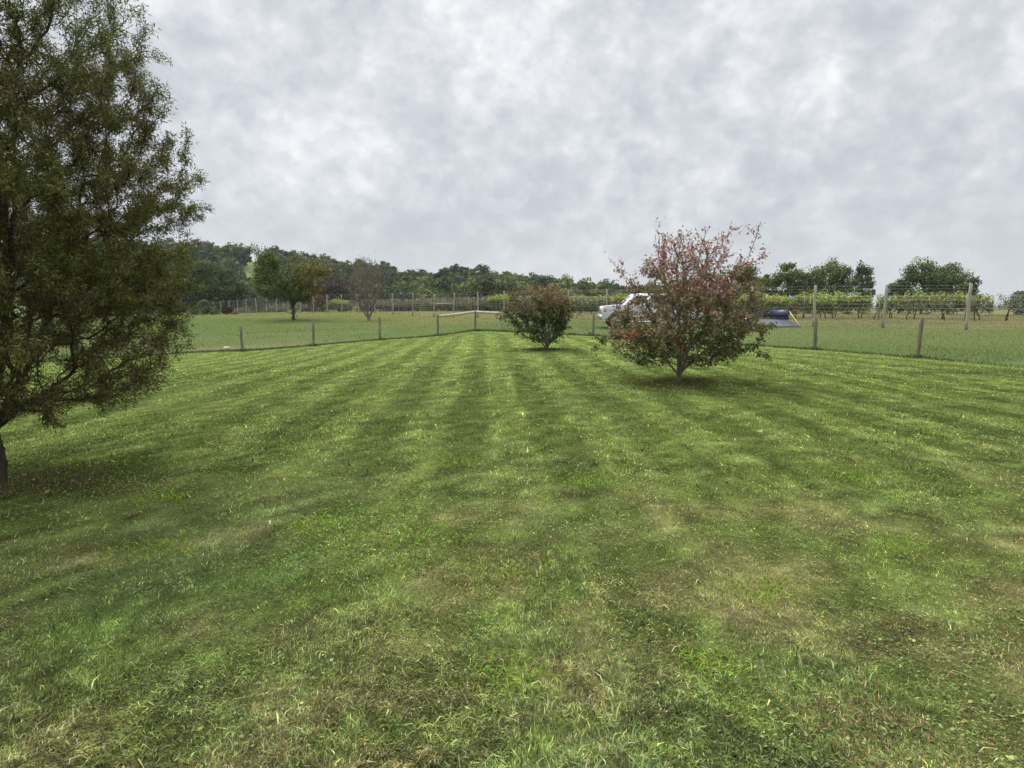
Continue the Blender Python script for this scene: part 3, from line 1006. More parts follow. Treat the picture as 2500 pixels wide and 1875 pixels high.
def make_orchard():
    r = np.random.default_rng(8)
    base = P(717, 781, 62); base[2] = g1(base[0], base[1])
    lobes = [(-2.5, 5.5, 1.25, 1.5, 80), (-1.6, 3.4, 2.5, 1.6, 120), (1.0, 4.5, 1.9, 1.6, 90), (2.9, 4.9, 1.2, .55, 35), (1.0, 2.9, 2.0, 1.2, 80), (-3.0, 4.3, 1.2, .9, 30)]
    att = []
    for lx_, lz_, rx_, rz_, q_ in lobes:
        v_ = unit(r.normal(0, 1, (q_, 3))) * (r.random((q_, 1)) ** .4)
        att.append(v_ * np.array([rx_, max(rx_, 1.3) * 1.05, rz_]) + np.array([lx_, 0, lz_]))
    att = np.concatenate(att)
    ex = [(-3.7, 0, 7.3), (-3.3, 0, 7.2), (-2.6, 0, 7.1), (-3.6, 0, 6.8), (3.6, 0, 5.0), (3.8, .2, 5.3), (2.4, 0, 6.3), (1.0, 0, 6.6), (.2, 0, 6.4)]
    att = np.r_[att, np.array(ex, float)]
    T = [[(0, 0, -.1), (0, 0, 1.4), (-.3, 0, 2.2), (-1.0, 0, 4.0), (-1.9, 0, 5.8)], [(0, 0, -.1), (0, 0, 1.3), (.6, 0, 2.3), (1.3, 0, 4.0)], [(0, 0, -.1), (0, 0, 1.4), (0, .8, 2.6), (.1, 1.4, 4)],
         [(0, 0, -.1), (0, 0, 1.4), (0, -.8, 2.5), (-.2, -1.5, 3.6)]]

    def cf(p, r_):
        t = sstep(-1.0, 3.5, p[:, 0] + (vn3(p, 1.2, 3) - .5) * 3)[:, None]
        c = np.array([.105, .145, .034]) * (1 - t) + np.array([.185, .165, .045]) * t
        return jitter_col(c, r_, .35)
    build_tree('orchard_tree', 'spreading small tree with green and yellowing leaves and a short thick trunk', 'tree', base, T, att, r, M_bark, M_leaf,
               17000, (.13, .26), (.07, .13), cf, r0=.02, e=2.5, bf=.35, seg=.3, wig=.06, updir=.2, droop=.1, spread=.17, tipbias=.08,
               leaf_keep=lambda p: .12 + sstep(.38, .58, vn3(p, .9, 31)) * (1 - .5 * sstep(5.6, 6.6, p[:, 2])))


def make_bare():
    r = np.random.default_rng(9)
    base = P(900, 783, 60); base[2] = g1(base[0], base[1])
    prof = [(1.4, .8, .7), (2.2, 1.7, 1.3), (3.0, 2.4, 2.0), (4.0, 2.8, 2.4), (5.0, 2.4, 2.2), (5.7, 1.5, 1.3), (6.1, .5, .5)]
    att = envelope_points(620, prof, .95, r)
    T = [[(0, 0, -.1), (-.1, 0, .3), (-.7, 0, 1.3), (-1.2, 0, 2.2)], [(0, 0, -.1), (.1, 0, .3), (.5, 0, 1.4), (1.0, 0, 2.8), (1.7, 0, 3.8)], [(0, 0, -.1), (0, 0, .3), (-.2, .4, 1.5), (-.4, .8, 3)],
         [(0, 0, -.1), (.02, 0, .3), (-.15, -.4, 1.2), (-.3, -.9, 2.6)]]

    def cf(p, r_):
        return jitter_col(np.tile(np.array([.11, .105, .06]), (len(p), 1)), r_, .3)
    build_tree('bare_tree', 'vase shaped almost leafless tree with fine grey twigs inside the tall fence', 'tree', base, T, att, r, M_twig, M_leaf,
               2600, (.07, .14), (.04, .07), cf, r0=.012, e=2.35, bf=.35, seg=.2, wig=.05, updir=.5, droop=0, spread=.12, tipbias=.05)


make_willow(); make_dogwood(); make_shrub(); make_orchard(); make_bare()


def clump_crown(r, w, h, zb, nb, nf, size, shape=1.0, squash=.8, fill=.5):
    """leaf faces gathered in clumps over an uneven crown; returns centre, normal, clump id"""
    C = []
    while len(C) < nb:
        p = r.uniform(-1, 1, 3)
        q = p.copy(); q[2] = abs(q[2]) if q[2] > -.55 else q[2]
        d = np.linalg.norm(p)
        if d > 1 or (d < fill and r.random() < .8): continue
        C.append(p)
    C = np.array(C) * np.array([w / 2 * .80, w / 2 * .80, (h - zb) / 2 * .84]) + np.array([0, 0, (h + zb) / 2])
    rr = r.uniform(.12, .27, nb) * min(w, h) * .62
    k = r.integers(0, nb, nf)
    d = unit(r.normal(0, 1, (nf, 3)))
    rad = rr[k] * (.45 + .85 * r.random(nf) ** .8)
    st_ = np.exp(r.normal(0, .22, (nb, 3)))
    p = C[k] + d * rad[:, None] * np.array([1, 1, squash]) * st_[k]
    nrm = unit(d + r.normal(0, .55, (nf, 3)) + np.array([0, 0, .15]))
    return p, nrm, k


def face_cards(p, nrm, size, r):
    n = len(p)
    a = unit(np.cross(nrm, r.normal(0, 1, (n, 3)))); b = np.cross(nrm, a)
    s = size * r.uniform(.6, 1.35, n)
    V = np.stack([p + a * s[:, None], p + b * (s * .7)[:, None], p - a * (s * .9)[:, None], p - b * (s * .75)[:, None]], 1)
    return V.reshape(-1, 3), np.arange(n)[:, None] * 4 + np.arange(4)


def far_tree(name, label, cat, px, Y, wpx, toppx, colr, r, nf=5200, nb=34, size=.26, zbf=.18, base_py=None, group=None, col2=None, fill=.45, bush=False):
    x = XatY(px, Y); z0 = g1(x, Y)
    h = P(px, toppx, Y)[2] - z0
    w = wpx * Y / F
    root = empty(name, (x, Y, z0))
    tag(root, label, cat, group)
    zb = h * zbf
    p, nrm, k = clump_crown(r, w, h, zb, nb, nf, size, fill=fill)
    p[:, 2] = np.maximum(p[:, 2], .05)
    V, Fq = face_cards(p, nrm, size, r)
    colr = np.array(colr)
    cl = np.exp(r.normal(0, .22, nb))
    cbase = np.tile(colr, (nb, 1))
    if col2 is not None:
        m = r.random(nb) < .4
        cbase[m] = np.array(col2)
    c = jitter_col(cbase[k] * cl[k][:, None], r, .28, .08)
    mesh('crown', V, [Fq], M_farleaf, root, col=np.repeat(c, 4, 0))
    mb = MB()
    rt = max(.05, w * .022)
    if bush: rt *= .5
    mb.tube([(0, 0, -.3), (0, 0, h * .25), (.02 * w, 0, h * .5), (0, 0, h * .85)], [rt * 1.3, rt, rt * .7, rt * .15], 7)
    for q in range(7):
        a = r.random() * 6.28; z1 = h * r.uniform(.22, .5)
        e = np.array([math.cos(a) * w * .33, math.sin(a) * w * .33, z1 + h * r.uniform(.15, .35)])
        s0 = np.array([0, 0, z1])
        mb.tube([s0, s0 * .5 + e * .5 + np.array([0, 0, .06 * h]), e], [rt * .5, rt * .35, rt * .1], 5)
    mb.build('trunk', M_farbark, root, smooth=True)
    return root


def make_far_trees():
    r = np.random.default_rng(31)
    D = (.086, .116, .042); O = (.130, .152, .046); B = (.080, .106, .062); Yl = (.13, .16, .04)
    T = 'tree'
    L = [
        ('broadleaf_tree', 'low tree at the left end of the row of dark trees behind the vineyard', 1872, 118, 52, 652, O, D),
        ('broadleaf_tree', 'round topped green tree, second from left in the row behind the vineyard', 1918, 112, 78, 633, O, D),
        ('broadleaf_tree', 'low dark tree filling the gap left of the tallest tree behind the vineyard', 1972, 116, 66, 655, D, None),
        ('broadleaf_tree', 'tallest and widest dark green tree of the row behind the vineyard post', 2022, 108, 98, 627, D, O),
        ('broadleaf_tree', 'narrow upright dark tree at the right end of the middle tree row', 2096, 110, 62, 640, D, None),
        ('broadleaf_tree', 'small dark tree at the left foot of the separate tree group on the right', 2192, 112, 62, 676, D, B),
        ('broadleaf_tree', 'tallest dark tree of the separate tree group on the right', 2247, 108, 104, 628, D, None),
        ('broadleaf_tree', 'dark green rounded tree just right of the tallest one on the right', 2312, 110, 96, 638, D, O),
        ('broadleaf_tree', 'olive brown low tree at the right foot of the right tree group', 2364, 108, 50, 674, O, (.13, .11, .03)),
        ('broadleaf_tree', 'distant grey green tree at the right edge above the vines', 2492, 170, 60, 702, B, D),
        ('broadleaf_tree', 'rusty green tree rising behind the right side of the red leaved tree', 1803, 105, 118, 636, O, (.135, .095, .03)),
        ('broadleaf_tree', 'brownish tree seen through the middle of the red leaved tree', 1712, 112, 96, 662, (.10, .09, .035), O),
        ('broadleaf_tree', 'low round dark tree behind the cab of the pickup truck', 1575, 120, 110, 690, (.075, .072, .028), D),
        ('broadleaf_tree', 'dark bushy tree standing before the hill above the log rail', 1188, 150, 96, 678, (.045, .050, .022), D),
        ('broadleaf_tree', 'second dark bushy tree right of the one above the log rail', 1240, 155, 84, 684, (.048, .054, .024), D),
        ('broadleaf_tree', 'light green rounded tree at the foot of the wooded hill', 1096, 172, 64, 694, (.085, .105, .040), D),
        ('broadleaf_tree', 'yellowish green small tree behind the tall fence left of the H brace', 1046, 140, 54, 716, (.12, .14, .04), O),
        ('broadleaf_tree', 'bluish green rounded tree behind the tall fence at the foot of the hill', 985, 160, 80, 712, (.050, .078, .045), B),
        ('broadleaf_tree', 'brown grey half bare tree right behind the yellowing orchard tree', 828, 118, 120, 662, (.085, .080, .055), (.07, .07, .045)),
        ('broadleaf_tree', 'dull purplish brown tree between the orchard tree and the leafless tree', 790, 112, 84, 692, (.080, .070, .052), (.10, .06, .04)),
        ('broadleaf_tree', 'low dark tree behind the leafless tree by the tall fence', 912, 130, 90, 706, (.060, .066, .034), D),
        ('broadleaf_tree', 'tall dark tree left of the orchard tree, its lower half in shade', 560, 150, 92, 648, (.045, .066, .026), D),
        ('broadleaf_tree', 'tall dark green tree peeping out right of the curly willow', 506, 145, 110, 622, (.055, .080, .030), D),
        ('broadleaf_tree', 'dark tree mostly hidden behind the curly willow', 420, 140, 130, 630, (.05, .07, .028), D),
        ('broadleaf_tree', 'pale grey green tree low between the dark trees and the orchard tree', 612, 165, 70, 702, (.10, .115, .065), B),
        ('broadleaf_tree', 'dark tree behind the left half of the orchard tree', 668, 170, 100, 690, (.045, .060, .030), B),
        ('broadleaf_tree', 'brown olive tree low on the hill right of the rounded shrub', 1345, 150, 110, 708, (.07, .078, .032), D),
        ('broadleaf_tree', 'brown olive tree on the left of the parked pickup behind the vines', 1440, 145, 130, 703, (.078, .076, .032), O),
    ]
    for nm, lb, px, Y, w, top, c, c2 in L:
        near = Y < 125
        far_tree(nm, lb, T, px, Y, w * 1.12, top, c, r, nf=int((9500 if near else 6500) * max(.55, w / 90)), nb=int(70 * max(.5, w / 90)), size=.15 if near else .22,
                 zbf=.04, col2=c2, group='trees beyond the tall fence', fill=.3)
    Bs = [
        ('shrub', 'low dark red brown mounded shrub in the bed before the tall fence', 557, 92, 40, 747, (.075, .045, .025), (.05, .05, .02)),
        ('shrub', 'small yellow green shrub left of the red brown mound', 525, 90, 24, 759, (.20, .19, .035), (.10, .13, .03)),
        ('shrub', 'pinkish tan tuft of ornamental grass right of the red brown mound', 574, 90, 24, 765, (.24, .12, .085), None),
        ('shrub', 'pale grey green bush against the left end of the tall fence', 497, 100, 60, 729, (.115, .135, .085), None),
        ('shrub', 'rusty red small bush behind the tall fence right of the orchard tree', 782, 100, 34, 722, (.13, .085, .055), (.10, .10, .04)),
        ('shrub', 'grey green bush low behind the tall fence left of the orchard trunk', 633, 125, 60, 722, (.09, .105, .06), None),
    ]
    for nm, lb, px, Y, w, top, c, c2 in Bs:
        far_tree(nm, lb, 'shrub', px, Y, w, top, c, r, nf=1800, nb=16, size=.11, zbf=.0, col2=c2, bush=True)


make_far_trees()


def make_wood():
    """the wooded hillside far behind: reads as one mass"""
    r = np.random.default_rng(44)
    protos = []
    for q in range(7):
        w = 10.0; h = 12.0
        p, nrm, k = clump_crown(r, w, h, 1.0, 22, 1000, .5, fill=.6, squash=.75)
        protos.append((p, nrm, k))
    Vs = []; Fs = []; Cs = []; off = 0
    pts = []
    tries = 0
    while len(pts) < 560 and tries < 60000:
        tries += 1
        Y = r.uniform(188, 372); px = r.uniform(60, 1760)
        if 606 < px < 662 and Y > 235: continue
        if px > 1500 and Y < 260: continue
        x = (px - CXP) / F * Y
        if any((x - a) ** 2 + ((Y - b) * .8) ** 2 < 36 for a, b, _ in pts): continue
        pts.append((x, Y, px))
    for x, Y, px in pts:
        p, nrm, k = protos[r.integers(0, 7)]
        s = r.uniform(.72, 1.12); sz = s * r.uniform(.85, 1.12)
        if px > 1480: sz *= .9
        a = r.random() * 6.28; c_, s_ = math.cos(a), math.sin(a)
        q = np.c_[(p[:, 0] * c_ - p[:, 1] * s_) * s, (p[:, 0] * s_ + p[:, 1] * c_) * s, p[:, 2] * sz]
        nn = np.c_[nrm[:, 0] * c_ - nrm[:, 1] * s_, nrm[:, 0] * s_ + nrm[:, 1] * c_, nrm[:, 2]]
        q = q + np.array([x, Y, g1(x, Y) - .5])
        V, Fq = face_cards(q, nn, .52 * s, r)
        u = r.random()
        base = np.array([.085, .115, .050]) if u < .5 else (np.array([.125, .145, .052]) if u < .78 else (np.array([.052, .076, .046]) if u < .93 else np.array([.145, .130, .065])))
        cl = np.exp(r.normal(0, .16, 22))
        c = jitter_col(base * cl[k][:, None] * r.uniform(.7, 1.3), r, .15, .05)
        Vs.append(V); Fs.append(Fq + off); Cs.append(np.repeat(c, 4, 0)); off += len(V)
    o = mesh('distant_wood', np.concatenate(Vs), [np.concatenate(Fs)], M_farleaf, col=np.concatenate(Cs))
    tag(o, 'wooded hillside of mixed dark green trees along the skyline', 'woodland', kind='stuff')


make_wood()

# skyline trees one can tell apart on the hill
r_ = np.random.default_rng(77)
for lb, px, Y, w, top, c in (('dark round headed tree standing proud on the skyline above the log rail', 1138, 352, 28, 647, (.03, .045, .035)),
                             ('pale open crowned tree on the skyline left of the dark round one', 1103, 350, 36, 639, (.085, .10, .05)),
                             ('thin topped tree on the skyline right of the dark round one', 1176, 350, 34, 641, (.075, .09, .05)),
                             ('dark tree on the hilltop left of the small bright field', 575, 345, 36, 606, (.035, .052, .034)),
                             ('dark small tree on the hilltop directly beside the small bright field', 612, 350, 26, 624, (.035, .050, .036)),
                             ('wispy tree rising above the wooded ridge behind the leafless tree', 944, 330, 28, 630, (.07, .085, .045))):
    far_tree('skyline_tree', lb, 'tree', px, Y, w, top, c, r_, nf=1500, nb=16, size=.5, zbf=.1, group='trees on the skyline of the wooded hill')

# ------------------------------------------------------------------ low fence


def jit_post(mb, base, top, rad, r, n=10):
    base = np.array(base, float); top = np.array(top, float)
    k = 6
    pts = [base + (top - base) * t + np.r_[r.normal(0, rad * .10, 2), 0] * (0 < t < 1) for t in np.linspace(0, 1, k)]
    rr = rad * (1.06 - .12 * np.linspace(0, 1, k)) * (1 + r.normal(0, .03, k))
    pts.append(pts[-1] + (top - base) / np.linalg.norm(top - base) * .012)
    rr = np.r_[rr, rr[-1] * .82]
    mb.tube(pts, rr, n, True, .08, r)


def wires(mb, a, b, hs, ha, hb, rad, sag=.01, vert=None, r=None, n=4):
    """a,b: base points; hs fractions of the height"""
    a = np.array(a); b = np.array(b)
    for h in hs:
        p = a + np.array([0, 0, ha * h]); q = b + np.array([0, 0, hb * h]); m = (p + q) / 2 - np.array([0, 0, sag])
        mb.tube([p, m, q], rad, 3, False)
    if vert:
        k = max(1, int(np.linalg.norm(b - a) / vert))
        for i in range(1, k):
            t = i / k; p = a + (b - a) * t
            h0 = hs[0] * (ha * (1 - t) + hb * t); h1 = hs[-1] * (ha * (1 - t) + hb * t)
            mb.tube([p + np.array([0, 0, h0]), p + np.array([0, 0, h1])], rad * .8, 3, False)


def low_fence():
    r = np.random.default_rng(12)
    b0 = P(1161, 808, 35.3)
    root = empty('post_fence', (b0[0], b0[1], g1(b0[0], b0[1])))
    tag(root, 'low fence of weathered posts and thin wire with two log rails at its corner', 'fence')
    ro = np.array(root.location)
    posts = []
    lst = list(SHORT)
    # hidden behind the trees
    def between(a, b, t):
        pa, pb = P(a[0], a[2], a[3]), P(b[0], b[2], b[3])
        return pa + (pb - pa) * t
    seq = []
    seq.append((np.array([-18.9, 26.6, 0]), 1.2, None)); seq.append((np.array([-15.9, 27.9, 0]), 1.2, None))
    for i, s in enumerate(lst):
        seq.append((P(s[0], s[2], s[3]), P(s[0], s[1], s[3])[2] - P(s[0], s[2], s[3])[2], s))
        if s[0] == 1448:
            for t in (1 / 3, 2 / 3): seq.append((between(lst[6], lst[7], t), 1.2, None))
        if s[0] == 1225:
            seq.append((between(lst[5], lst[6], .5), 1.18, None))
    seq.append((np.array([13.6, 14.7, 0]), 1.2, None))
    for p, h, s in seq:
        x, y = p[0], p[1]; z = g1(x, y)
        lean = r.normal(0, .015, 2)
        if s is not None and s[0] == 2240: lean = np.array([.03, 0])
        if s is not None and s[0] == 592: lean = np.array([-.03, 0])
        mb = MB()
        jit_post(mb, np.array([x, y, z - .1]) - ro, np.array([x + lean[0], y + lean[1], z + h]) - ro, .062 if s is None or s[0] != 1225 else .055, r)
        mb.build('post', M_postg if (s and s[0] == 1225) else M_post, root, smooth=False)
        posts.append((np.array([x, y, z]), h))
    # log rails at the corner
    A = posts[[i for i, q in enumerate(seq) if q[2] and q[2][0] == 1070][0]]
    Bp = posts[[i for i, q in enumerate(seq) if q[2] and q[2][0] == 1161][0]]
    Cp = posts[[i for i, q in enumerate(seq) if q[2] and q[2][0] == 1225][0]]
    for (p, hp), (q, hq), da, db in ((A, Bp, -.10, -.08), (Bp, Cp, -.08, -.03)):
        mb = MB()
        a = p + np.array([0, 0, hp + da]) - ro; b = q + np.array([0, 0, hq + db]) - ro
        d = unit(b - a)
        a = a + d * .05; b = b - d * .05
        ts = np.linspace(0, 1, 8)
        pts = [a + (b - a) * t + np.array([0, 0, -.02 * math.sin(math.pi * t)]) + r.normal(0, .004, 3) for t in ts]
        mb.tube(pts, .068 + r.normal(0, .002, 8), 12, True, .05, r)
        mb.build('rail', M_rail, root, smooth=True)
    mb = MB()
    for (p, hp), (q, hq) in zip(posts[:-1], posts[1:]):
        wires(mb, p - ro, q - ro, (.08, .22, .36, .5, .64, .8, .93), hp, hq, .0022, .005, .3)
    mb.build('wire_mesh', M_wired, root)


low_fence()


def deer_fence():
    r = np.random.default_rng(13)
    pxs = [400, 430, 462, 492, 523, 541, 561, 582, 603.5, 627, 652, 677, 705, 735, 766.5, 800, 836, 875, 916, 960, 1007.5, 1060, 1106.5, 1167, 1231, 1304, 1386, 1480, 1584, 1702, 1835, 1987, 2157, 2361, 2600]
    X0 = XatY(1167, deerY(1167)); Y0 = deerY(1167)
    root = empty('deer_fence', (X0, Y0, g1(X0, Y0)))
    tag(root, 'tall pale wooden post deer fence with wire netting running across in front of the vineyard', 'fence')
    ro = np.array(root.location)
    ps = []
    for px in pxs:
        Y = float(deerY(px)); x = XatY(px, Y); z = g1(x, Y)
        top = P(px, np.interp(px, [350, 523, 561, 582, 627, 705, 766, 800, 1007, 1060, 1106, 1167, 1480, 1985, 2361, 2600],
                              [741, 737, 734, 732, 728, 730, 723, 719, 715, 717, 715, 712, 706, 697, 694, 692]), Y)
        h = top[2] - z
        b = np.array([x, Y, z])
        lean = np.array([r.normal(0, .03), r.normal(0, .03)])
        if px == 1106.5: lean = np.array([.14, 0])
        if px in (2157, 2361): lean = np.array([.04, 0])
        if px in (1007.5, 1060): lean = np.array([.07, 0])
        mb = MB()
        jit_post(mb, b - ro - np.array([0, 0, .1]), b - ro + np.array([lean[0], lean[1], h]), .065 if px < 1900 else .078, r, 9)
        mb.build('post', M_postg, root, smooth=False)
        ps.append((b, h, lean))
    i = pxs.index(1060)
    a = ps[i][0] + np.array([ps[i][2][0] * .55, 0, ps[i][1] * .56]); b = ps[i + 1][0] + np.array([ps[i + 1][2][0] * .55, 0, ps[i + 1][1] * .56])
    mb = MB(); mb.tube([a - ro, (a + b) / 2 - ro, b - ro], .06, 9, True, .06, r); mb.build('brace_rail', M_postg, root)
    mb = MB()
    for (p, hp, _), (q, hq, _) in zip(ps[:-1], ps[1:]):
        d = .0028 if p[1] < 60 else .0034
        wires(mb, p - ro, q - ro, (.04, .12, .2, .29, .38, .47, .56, .65, .74, .83, .91, .98), hp, hq, d, .01, .45)
    mb.build('wire_netting', M_wire, root)


deer_fence()

# ------------------------------------------------------------------ vineyard
M_vpost = wood_mat('vine_post', (.17, .16, .14), (.30, .28, .24), 8)
M_vine = wood_mat('vine_wood', (.035, .028, .022), (.085, .07, .055), 9)


def proto_vine(kind, seed):
    r = np.random.default_rng(seed)
    root = bpy.data.objects.new('grape_vine', None); root.empty_display_size = .2
    COL.objects.link(root)
    mb = MB()
    lx = r.uniform(-.3, .3)
    mb.tube([(lx, 0, -.05), (lx * .8 + .03, 0, .3), (lx * .3, 0, .6), (0, 0, .9)], [.045, .04, .034, .03], 6, True, .15, r)
    for sgn in (-1, 1):
        mb.tube([(0, 0, .86), (sgn * .3, .02, .95), (sgn * .95, 0, .92 + r.normal(0, .03))], [.028, .022, .014], 5, True, .1, r)
    nsh = 8 if kind != 'leafy' else 14
    sh = []
    for q in range(nsh):
        x = r.uniform(-.95, .95); t = np.array([x + r.normal(0, .25), r.normal(0, .15), r.uniform(1.35, 1.95)])
        mb.tube([(x, 0, .92), ((x + t[0]) / 2 + r.normal(0, .05), r.normal(0, .05), 1.3), tuple(t)], [.008, .006, .004], 3, False)
        sh.append(((x, 0, .92), t))
    mb.build('trunk', M_vine, root)
    n = {'leafy': 1900, 'sparse': 330, 'thin': 120}[kind]
    if kind == 'leafy':
        z = np.clip(r.normal(1.30, .38, n), .5, 2.1)
        p = np.c_[r.uniform(-1.05, 1.05, n), r.normal(0, .22, n), z]
        p[:, 2] += .12 * np.sin(p[:, 0] * 5 + seed)
        c = np.where((p[:, 2] > 1.45)[:, None], np.array([.29, .34, .085]), np.array([.17, .19, .08]))
    else:
        k = r.integers(0, nsh, n); t = r.random(n)
        a = np.array([s[0] for s in sh])[k]; b = np.array([s[1] for s in sh])[k]
        p = a + (b - a) * t[:, None] + r.normal(0, .10, (n, 3))
        c = np.tile(np.array([.16, .165, .085]), (n, 1))
        c[r.random(n) < .3] = np.array([.22, .20, .13])
    nr = unit(r.normal(0, .8, (n, 3)) + np.array([0, -.2, .7]))
    V, Fq = face_cards(p, nr, .075 if kind == 'leafy' else .06, r)
    mesh('foliage', V, [Fq], M_farleaf, root, col=np.repeat(jitter_col(c, r, .3), 4, 0))
    return root


def copy_tree(o, parent=None):
    c = o.copy(); COL.objects.link(c); c.parent = parent
    for ch in o.children:
        d = ch.copy(); COL.objects.link(d); d.parent = c
    return c


def vineyard():
    r = np.random.default_rng(17)
    protos = {k: [proto_vine(k, s + i) for i in range(3)] for k, s in (('leafy', 100), ('sparse', 200), ('thin', 300))}
    used = set()
    line = np.array([[XatY(p, rowY(p)), rowY(p)] for p in np.linspace(2600, 480, 140)])
    lab = {'leafy': 'grape vine with bright yellow green canopy on the trellis wires', 'sparse': 'grape vine with sparse dull leaves and dark twisted trunk', 'thin': 'nearly leafless dark grape vine on the trellis wires'}
    ords = ('front', 'second', 'third')
    for row in range(3):
        off = np.array([.62, .78]) * 3.1 * row
        L = line + off
        s = np.r_[0, np.cumsum(np.linalg.norm(np.diff(L, axis=0), axis=1))]
        S = s[-1]
        def at(t):
            x = np.interp(t, s, L[:, 0]); y = np.interp(t, s, L[:, 1]); return x, y
        x0, y0 = at(0)
        tr = empty('vine_trellis', (x0, y0, g1(x0, y0)))
        tag(tr, 'trellis of posts and horizontal wires carrying the %s row of vines' % ords[row], 'trellis', 'vineyard trellises behind the tall fence')
        ro = np.array(tr.location)
        mb = MB(); prev = None
        for t in np.arange(0, S, 5.6):
            x, y = at(t); z = g1(x, y)
            pm = MB()
            pm.tube([np.array([x, y, z - .1]) - ro, np.array([x + r.normal(0, .03), y, z + 1.95]) - ro], [.05, .045], 7, True)
            pm.build('post', M_vpost, tr)
            cur = np.array([x, y, z]) - ro
            if prev is not None:
                for h in (.9, 1.25, 1.6, 1.88):
                    mb.tube([prev + np.array([0, 0, h]), cur + np.array([0, 0, h])], .006 if h in (.9, 1.88) else .004, 3, False)
            prev = cur
        mb.build('wire', M_wire, tr)
        for t in np.arange(1.0, S, 2.05):
            if r.random() < .06: continue
            x, y = at(t); x2, y2 = at(t + .5); z = g1(x, y)
            px = CXP + F * x / y
            u = r.random()
            if 1490 < px < 2090: kind = 'leafy' if u < (.95 if row > 0 else .62 if px < 1900 else .45) else 'sparse'
            elif 1195 < px < 1250 or 805 < px < 850: kind = 'leafy'
            elif 1250 <= px <= 1490: kind = 'leafy' if (row == 2 and u < .9) or u < .2 else 'sparse'
            elif 2190 < px < 2320: kind = 'leafy' if (row == 2 and u < .9) else 'sparse'
            elif px > 2090: kind = 'leafy' if (row == 2 and u < .15) else ('sparse' if u < .6 else 'thin')
            else: kind = 'thin' if u < .45 else 'sparse'
            pr = protos[kind][int(r.integers(0, 3))]
            o = pr if pr.name not in used else copy_tree(pr)
            used.add(pr.name)
            o.location = (x, y, z)
            o.rotation_euler = (0, 0, math.atan2(y2 - y, x2 - x) + (math.pi if r.random() < .5 else 0))
            sc = r.uniform(.88, 1.08)
            o.scale = (1.0, 1.0, sc)
            tag(o, lab[kind] + ' in the %s row' % ords[row], 'vine', '%s vines in the %s row' % (kind, ords[row]))
    for k in protos:
        for p in protos[k]:
            if p.name not in used:
                for ch in list(p.children): bpy.data.objects.remove(ch)
                bpy.data.objects.remove(p)


vineyard()

# ------------------------------------------------------------------ pickup truck
M_white = plain_mat('white_paint', (.50, .52, .58), .28, 0, .03, 2, .6)
M_tire = plain_mat('tyre_rubber', (.022, .022, .024), .85)
M_black = plain_mat('black_trim', (.03, .03, .032), .6)
M_chrome = plain_mat('chrome', (.65, .66, .68), .2, .95, .05)
M_alloy = plain_mat('alloy_rim', (.30, .30, .31), .45, .5, .1)
M_tan = plain_mat('tan_lower_paint', (.30, .275, .24), .45)
m, n, l, b, out = newmat('tinted_glass')
b.inputs['Base Color'].default_value = (.03, .045, .055, 1); b.inputs['Roughness'].default_value = .06
no = n.new('ShaderNodeTexNoise'); no.inputs['Scale'].default_value = 2
rr_ = ramp(n, [(.3, (.025, .04, .05)), (.7, (.05, .07, .08))]); l.new(no.outputs[0], rr_.inputs[0]); l.new(rr_.outputs[0], b.inputs['Base Color'])
M_glass = m
M_lamp = plain_mat('lamp_lens', (.75, .72, .66), .15)
M_red = plain_mat('tail_lens', (.35, .02, .02), .2)
M_amber = plain_mat('marker_lens', (.55, .22, .04), .25)


